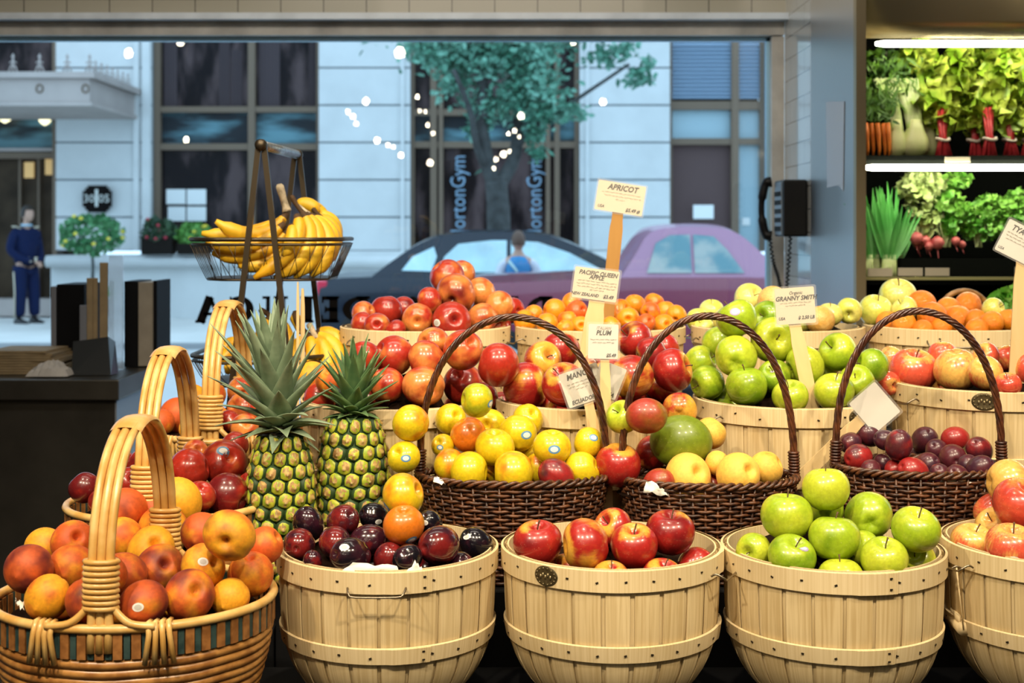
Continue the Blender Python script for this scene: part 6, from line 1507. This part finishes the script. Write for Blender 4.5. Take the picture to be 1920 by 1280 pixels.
sign(1140, 712, 52, 62, 22, 2.515, [(1142, 720), (1146, 900)], 'white card mostly hidden behind the PLUM sign, tilted right', [('ITALIA', 6, -24, 9, 1, 'ink')], [], 'card_white', sw=20)
sign(1491, 573, 74, 68, -4, 2.60, [(1487, 590), (1531, 800)], 'cream GRANNY SMITH price card on a slanting stake', [('Organic', 2, 24, 7, 0, 'ink'), ('GRANNY SMITH', 2, 14, 9.5, 1, 'ink'), ('USA', -27, -23, 6, 1, 'ink'), ('$ 2.50 LB', 19, -23, 7, 1.5, 'ink')], [(-28, 30, 6), (-18, 18, 1)], sw=27)
sign(1640, 764, 74, 64, 49, 2.475, [(1634, 769), (1486, 912)], 'blank white card turned backwards on a stake leaning left', (), (), 'card_white', sw=25, stick_front=False)
sign(1912, 455, 74, 64, 27, 2.62, [(1920, 470), (1903, 800)], 'pale tilted price card at the right frame edge on a long stake', [('TYA', -14, 20, 12, 1, 'ink'), ('USA', -28, -24, 6, 0, 'ink')], [(-30, 20, 9), (-30, 20, 3), (-28, 20, -3)], 'card_white', sw=30)
for k, (x0, x1, y0, lb) in enumerate(((556, 561, 528, 'thin pale stake behind the tall pineapple, left of two'), (562, 570, 541, 'slightly wider pale stake behind the tall pineapple, right of two'))):
    a, b_ = P((x0+x1)/2, y0, 3.085), P((x0+x1)/2, y0, 3.085); w_ = (x1-x0)*3.085/F
    b = MB(); n = 10; g = []
    for j in range(n):
        z = T3+(a.z-T3)*j/(n-1); ww = w_/2*(1 if j < n-1 else .5)
        for (u, v) in ((-1, -1), (1, -1), (1, 1), (-1, 1)): g.append((u*ww, v*.002, z-T3))
    b.grid(g, 4, n, cu=True, uvf=lambda i, j: (i*.006, j*.03)); b.quad([(n-1)*4+q for q in range(4)]); o = b.build('wooden_stake', M['stick'], loc=(a.x, 3.085+.012*k, T3), smooth=False); tag(o, lb, 'stake')
# ================================================================ banana stand
ap1, ap2 = P(490, 272, 3.10), P(557, 290, 3.44); sx_ = ap1.x; e = empty('banana_stand', (-.585, 3.27, T3), 'two-tier dark metal wire basket stand carrying bananas', 'stand'); o0 = e.location.copy()
for (ap, yy) in ((ap1, 3.10), (ap2, 3.44)):
    for s in (-1, 1):
        f = V((ap.x+s*.088, yy, T3)); b = MB(); b.bar(V((ap.x+s*.006, yy, ap.z))-o0, f-o0, .013, .010, up=(0, 1, 0)); b.build('leg', M['bronze'], e, smooth=False)
b = MB(); b.tube([ap1-o0, ap2-o0], .0115, 14); b.build('top_bar', M['galv'], e)['label'] = 'grey metal top bar'
for ap, d in ((ap1, -1), (ap2, 1)):
    b = MB(); b.tube([ap-o0+V((0, d*.018, 0)), ap-o0+V((0, d*.014, 0)), ap-o0, ap-o0-V((0, d*.006, 0))], [.006, .0135, .0145, .0125], 14); b.build('end_knob', M['bronze'], e)
def wire_basket(cx, hw, hd, zr, zb, name):
    def oc(q):  # elongated octagon
        hx, hy, cx_, cy_ = hw*q, hd*q, hw*q*.34, hd*q*.42
        return [(-hx, -hy+cy_), (-hx+cx_, -hy), (hx-cx_, -hy), (hx, -hy+cy_), (hx, hy-cy_), (hx-cx_, hy), (-hx+cx_, hy), (-hx, hy-cy_)]
    def ring(q, z, r, b):
        pts = oc(q); out = []
        for i in range(8):
            a, c = V((*pts[i], z)), V((*pts[(i+1) % 8], z)); out += [a.lerp(c, .08), a.lerp(c, .5), a.lerp(c, .92)]
        b.tube(out, r, 7, closed=True); return out
    def at(q, t):
        pts = oc(q); per = [(V(pts[(i+1) % 8])-V(pts[i])).length for i in range(8)]; tot = sum(per); d = (t % 1)*tot
        for i in range(8):
            if d <= per[i]: return V((*pts[i], 0)).lerp(V((*pts[(i+1) % 8], 0)), d/per[i])
            d -= per[i]
    b = MB(); w = empty(name, (cx-o0.x, 0, 0)); w.parent = e
    ring(1.0, zr, .0052, b); b.build('rim', M['bronze'], w); b = MB(); ring(.985, zr-.012, .0036, b); b.build('rim', M['bronze'], w)
    b = MB(); ring(.80, zb, .003, b); n = 64
    for k in range(n):
        t = k/n; a = at(1, t); tt = t+(.022 if k % 2 else -.022) if (.06 < t < .34 or .5 < t < .82) else t; c = at(.80, tt)
        b.tube([a+V((0, 0, zr-.01)), a.lerp(c, .6)+V((0, 0, zr-.01+(zb-zr)*.55)), c+V((0, 0, zb))], .0011, 4)
    for k in range(13):
        x = -hw*.7+hw*1.4*k/12; b.tube([(x, -hd*.66, zb), (x, hd*.66, zb)], .0011, 4)
    b.build('wires', M['bronze'], w)
    b = MB(); p_ = oc(.80); b.poly([(x, y, zb+.003) for x, y in p_]); b.poly([(x, y, zb+.001) for x, y in p_][::-1]); b.build('base_plate', M['bronze'], w, smooth=False)
    for v in range(1): pass
    return w
wire_basket(-.585, .183, .163, P(0, 449, 3.10).z-T3, P(0, 526, 3.10).z-T3, 'upper_wire_basket'); wire_basket(-.600, .165, .163, P(0, 672, 3.10).z-T3, P(0, 728, 3.10).z-T3, 'lower_wire_basket')
# bananas
bm, bnt, bp_ = newmat('banana_skin'); tc = N(bnt, 'ShaderNodeTexCoord')
n1 = N(bnt, 'ShaderNodeTexNoise'); n1.inputs['Scale'].default_value = 26; n1.inputs['Detail'].default_value = 4; n2 = N(bnt, 'ShaderNodeTexVoronoi'); n2.inputs['Scale'].default_value = 75; n3 = N(bnt, 'ShaderNodeTexNoise'); n3.inputs['Scale'].default_value = 9
for n_ in (n1, n2, n3): L(bnt, tc.outputs['Object'], n_.inputs['Vector'])
col = mixc(bnt, smooth(bnt, n3.outputs[0], .35, .65), (.80, .50, .03), (.72, .38, .012))
col = mixc(bnt, mth(bnt, 'MULTIPLY', smooth(bnt, n1.outputs[0], .62, .70), .75), col, (.16, .06, .012))
col = mixc(bnt, mth(bnt, 'MULTIPLY', mth(bnt, 'SUBTRACT', 1.0, smooth(bnt, n2.outputs['Distance'], .05, .16)), .4), col, (.20, .09, .015))
L(bnt, col, bp_.inputs['Base Color']); bp_.inputs['Roughness'].default_value = .42; M['banana'] = bm
M['btip'] = simple('banana_tip', (.07, .035, .012), .8, noise=.4, nscale=60); M['bcrown'] = simple('banana_crown', (.46, .38, .26), .9, noise=.5, nscale=50, bump=.5)
def finger(par, a, c, b_, r=.0185):
    q = bez(a, c, b_, 16); n = 16; rr = []
    for i in range(n):
        t = i/(n-1); rr.append(r*(.36+.5*min(1, t/.16)*.9 if t < .16 else (.85+.15*sin(pi*(t-.16)/.84)) if t < .86 else .88*sqrt(max(.02, 1-((t-.86)/.14)**2)*1.0)+.0))
    rr[-1] = r*.30; rr[-2] = r*.50; mb = MB(); mb.tube(q, rr, 10)
    m_ = len(mb.f)
    for i in range(m_):
        row = i//10
        if row >= 15 or row < 1: mb.m[i] = 1
    o = mb.build('banana', [M['banana'], M['btip']], par)
    return o
def bunch(anchor, fingers, crowns, label):
    a0 = P(*anchor); e_ = empty('banana_bunch', a0, label, 'bananas', 'banana bunches on the wire stand')
    for f in fingers:
        y0, y1 = f[6], f[7]; finger(e_, P(f[0], f[1], y0)-a0, P(f[2], f[3], (y0+y1)/2)-a0, P(f[4], f[5], y1)-a0, f[8] if len(f) > 8 else .0185)
    for (x0, y0, x1, y1, x2, y2, r, Y, m) in crowns:
        b = MB(); b.tube(spline([P(x0, y0, Y)-a0, P(x1, y1, Y)-a0, P(x2, y2, Y)-a0], 4), [r*1.0, r*.8, r*.72, r*.66, r*.7, r*.78, r*.8, r*.78, r*.45], 9); b.build('crown', M[m], e_)
bunch((537, 400, 3.2), [(538, 400, 490, 474, 404, 414, 3.22, 3.14, .0195), (534, 410, 468, 452, 378, 437, 3.24, 3.20), (534, 418, 466, 490, 386, 452, 3.19, 3.14), (541, 430, 490, 500, 398, 474, 3.20, 3.16), (550, 436, 520, 505, 446, 498, 3.22, 3.17), (545, 420, 555, 450, 530, 480, 3.16, 3.13, .016)],
      [(538, 396, 530, 368, 523, 345, .0125, 3.22, 'bcrown')], 'banana bunch pointing left in the upper basket, tan stump on top')
bunch((572, 398, 3.22), [(556, 402, 580, 462, 476, 521, 3.18, 3.13, .0195), (567, 398, 612, 470, 514, 522, 3.20, 3.16, .0195), (573, 400, 628, 455, 552, 521, 3.22, 3.18, .020), (580, 402, 652, 455, 584, 518, 3.24, 3.20, .020), (584, 406, 650, 432, 608, 500, 3.27, 3.26, .019)],
      [(570, 402, 556, 384, 546, 366, .008, 3.22, 'btip'), (578, 402, 566, 392, 556, 386, .009, 3.24, 'bcrown')], 'banana bunch with fingers curving down in the middle of the upper basket')
bunch((598, 396, 3.33), [(592, 406, 646, 418, 622, 480, 3.33, 3.33), (588, 402, 636, 404, 630, 452, 3.36, 3.38), (568, 390, 584, 378, 612, 410, 3.36, 3.38), (556, 388, 574, 374, 598, 398, 3.34, 3.34)], [(602, 408, 592, 398, 586, 390, .008, 3.30, 'btip')], 'banana bunch at the right back of the upper basket')
bunch((508, 592, 3.2), [(506, 594, 478, 640, 496, 694, 3.2, 3.17), (514, 592, 528, 640, 512, 696, 3.2, 3.15, .0195), (520, 596, 552, 640, 534, 690, 3.22, 3.18)], [(510, 596, 498, 586, 486, 580, .009, 3.2, 'btip')], 'banana bunch standing upright in the lower basket behind the pineapple')
bunch((582, 626, 3.2), [(572, 630, 545, 660, 556, 706, 3.18, 3.14), (578, 628, 598, 670, 572, 712, 3.19, 3.14), (586, 627, 632, 668, 604, 712, 3.2, 3.15, .0195), (590, 624, 652, 650, 634, 700, 3.22, 3.18, .0195), (594, 620, 648, 622, 642, 676, 3.26, 3.24), (566, 626, 560, 600, 548, 590, 3.25, 3.27, .014)],
      [(580, 632, 560, 608, 553, 582, .011, 3.21, 'btip'), (592, 634, 586, 620, 578, 606, .010, 3.19, 'bcrown')], 'large banana bunch with dark stems at the right of the lower basket')
bunch((440, 642, 3.22), [(448, 640, 424, 640, 420, 664, 3.22, 3.2, .016), (450, 648, 430, 660, 412, 680, 3.2, 3.18, .016), (452, 656, 440, 680, 424, 700, 3.18, 3.16, .016)], [(450, 644, 456, 640, 460, 634, .007, 3.22, 'btip')], 'small banana bunch at the left end of the lower basket')
# ================================================================ pineapples
M['p_edge'] = simple('pineapple_edge', (.022, .055, .012), .6); M['p_eye'] = veg('pineapple_eye', (.26, .36, .025), .45, (.50, .50, .04), 60); M['p_tan'] = veg('pineapple_centre', (.56, .38, .12), .6, (.30, .16, .05), 110); M['p_spike'] = simple('pineapple_bract', (.52, .38, .18), .6)
M['p_leaf'] = veg('pineapple_leaf', (.16, .23, .14), .42, (.26, .34, .22), 22); M['p_leaf2'] = veg('pineapple_leaf_green', (.07, .15, .06), .42, (.16, .26, .10), 22)
def pineapple(loc, rad, hb, nrows, nar, crown_h, lean, label, seed, nl=64, mt='p_leaf'):
    e = empty('pineapple', loc, label, 'pineapple', 'pineapples among the baskets'); r2 = random.Random(seed)
    def rp(t): return rad*(1-abs(2*t-1.0)**2.6*.34)*(1 if t > .02 else .9)
    b = MB(); prof = [(.01, 0)]+[(rp(t/20)*.955, hb*t/20) for t in range(21)]+[(.01, hb*1.01)]
    b.lathe(prof, 32, cap=False); b.m = [0]*len(b.f)
    for j in range(nrows):
        t = (j+.5)/nrows; z = hb*t; R_ = rp(t); dr = (rp(min(1, t+.03))-rp(max(0, t-.03)))/(.06*hb); hz = hb/nrows*.68; hx = pi*R_/nar*1.04
        for k in range(nar):
            a = 2*pi*(k+.5*(j % 2)+.06*j)/nar; nrm = V((cos(a), sin(a), -dr)).normalized(); tx = V((-sin(a), cos(a), 0)); tz = nrm.cross(tx)*-1; tz = -tz if tz.z < 0 else tz
            c = V((R_*cos(a), R_*sin(a), z)); dk = r2.random(); rings = ((1.0, -.004, 0), (.88, .0012, 0), (.70, .0038, 1), (.42, .0046, 2), (.13, .0080, 3)); base = len(b.v); n = 10; jit = r2.uniform(.95, 1.05)
            for (q, h, _m) in rings:
                for i in range(n):
                    u = 2*pi*i/n+pi/6; hexr = 1/(max(abs(cos(u)), abs(cos(u-pi/3)), abs(cos(u+pi/3)))) if q > .5 else 1
                    b.v.append(tuple(c+nrm*h*jit+tx*(hx*q*hexr*.93*cos(u))+tz*(hz*q*hexr*.93*sin(u)+(-.003*(h > .005)))))
            for m_ in range(4):
                for i in range(n):
                    b.f.append((base+m_*n+i, base+m_*n+(i+1) % n, base+(m_+1)*n+(i+1) % n, base+(m_+1)*n+i)); b.m.append((0, 1 if dk > .25 else 0, 1 if r2.random() < .5 else 2, 2 if r2.random() < .8 else 1)[m_]); b.uv.append(None)
            b.f.append(tuple(base+4*n+i for i in range(n))); b.m.append(3); b.uv.append(None)
            if r2.random() < .75:
                tip = c+nrm*(.008)+tz*hz*.75+tx*r2.uniform(-.003, .003); s0 = len(b.v); b.v += [tuple(c+nrm*.006+tx*.0028-tz*.001), tuple(c+nrm*.006-tx*.0028-tz*.001), tuple(tip)]; b.f.append((s0, s0+1, s0+2)); b.m.append(3); b.uv.append(None)
    b.build('body', [M['p_edge'], M['p_eye'], M['p_tan'], M['p_spike']], e)
    cr = MB(); ga = 2.39996
    for i in range(nl):
        t = i/(nl-1); a = i*ga+r2.uniform(-.1, .1); el = RAD(-8+94*t**.62+r2.uniform(-6, 6)); Ln = crown_h*(.20+.66*min(1, t/.75))*r2.uniform(.86, 1.1)
        w = (.030+.020*min(1, t*2))*(1-.22*t)*(crown_h/.19)**.8; z0 = hb*.985+crown_h*.34*t; r0 = rad*.34*(1-t*.75)
        out = V((cos(a), sin(a), 0)); d = out*cos(el)+V((0, 0, 1))*sin(el); sd = V((-sin(a), cos(a), 0)); up = sd.cross(d)*-1
        if up.dot(V((0, 0, 1))) < 0: up = -up
        pts = []; m_ = 9; curl = (.28*(1-t)+.10)*r2.uniform(.6, 1.4)
        for j in range(m_):
            s = j/(m_-1); ww = w*(1-s**1.5)**.9*(1+.10*sin(pi*min(1, s*1.6))) if j < m_-1 else .0006
            c = out*r0+V((0, 0, z0))+d*Ln*s+out*curl*Ln*s*s*.55-V((0, 0, 1))*curl*Ln*s*s*(.8 if t < .35 else .15)+V((lean*(c_ := max(0, z0-hb+Ln*s))*1.0, 0, 0))
            for u in (-1, -.5, 0, .5, 1): pts.append(c+sd*u*ww/2+up*abs(u)*ww*.22)
        cr.grid(pts, 5, m_)
    o = cr.build('crown', M[mt], e); md = o.modifiers.new('thickness', 'SOLIDIFY'); md.thickness = .0012
    return e
pineapple((X(527, 2.40), 2.40, T2), .0585, .262, 11, 13, .205, -.10, 'left pineapple with a tall silvery crown, in front of the banana stand', 3, 56)
pineapple((X(662, 2.47), 2.47, T2), .0635, .285, 12, 13, .128, .05, 'right pineapple with a short crown, beside the yellow plums', 8, 52, 'p_leaf2')
# the fruit's boxes are done: report
print('FRUITS', len(FRUITS), 'labels', len({o['label'] for o, *_ in FRUITS}))
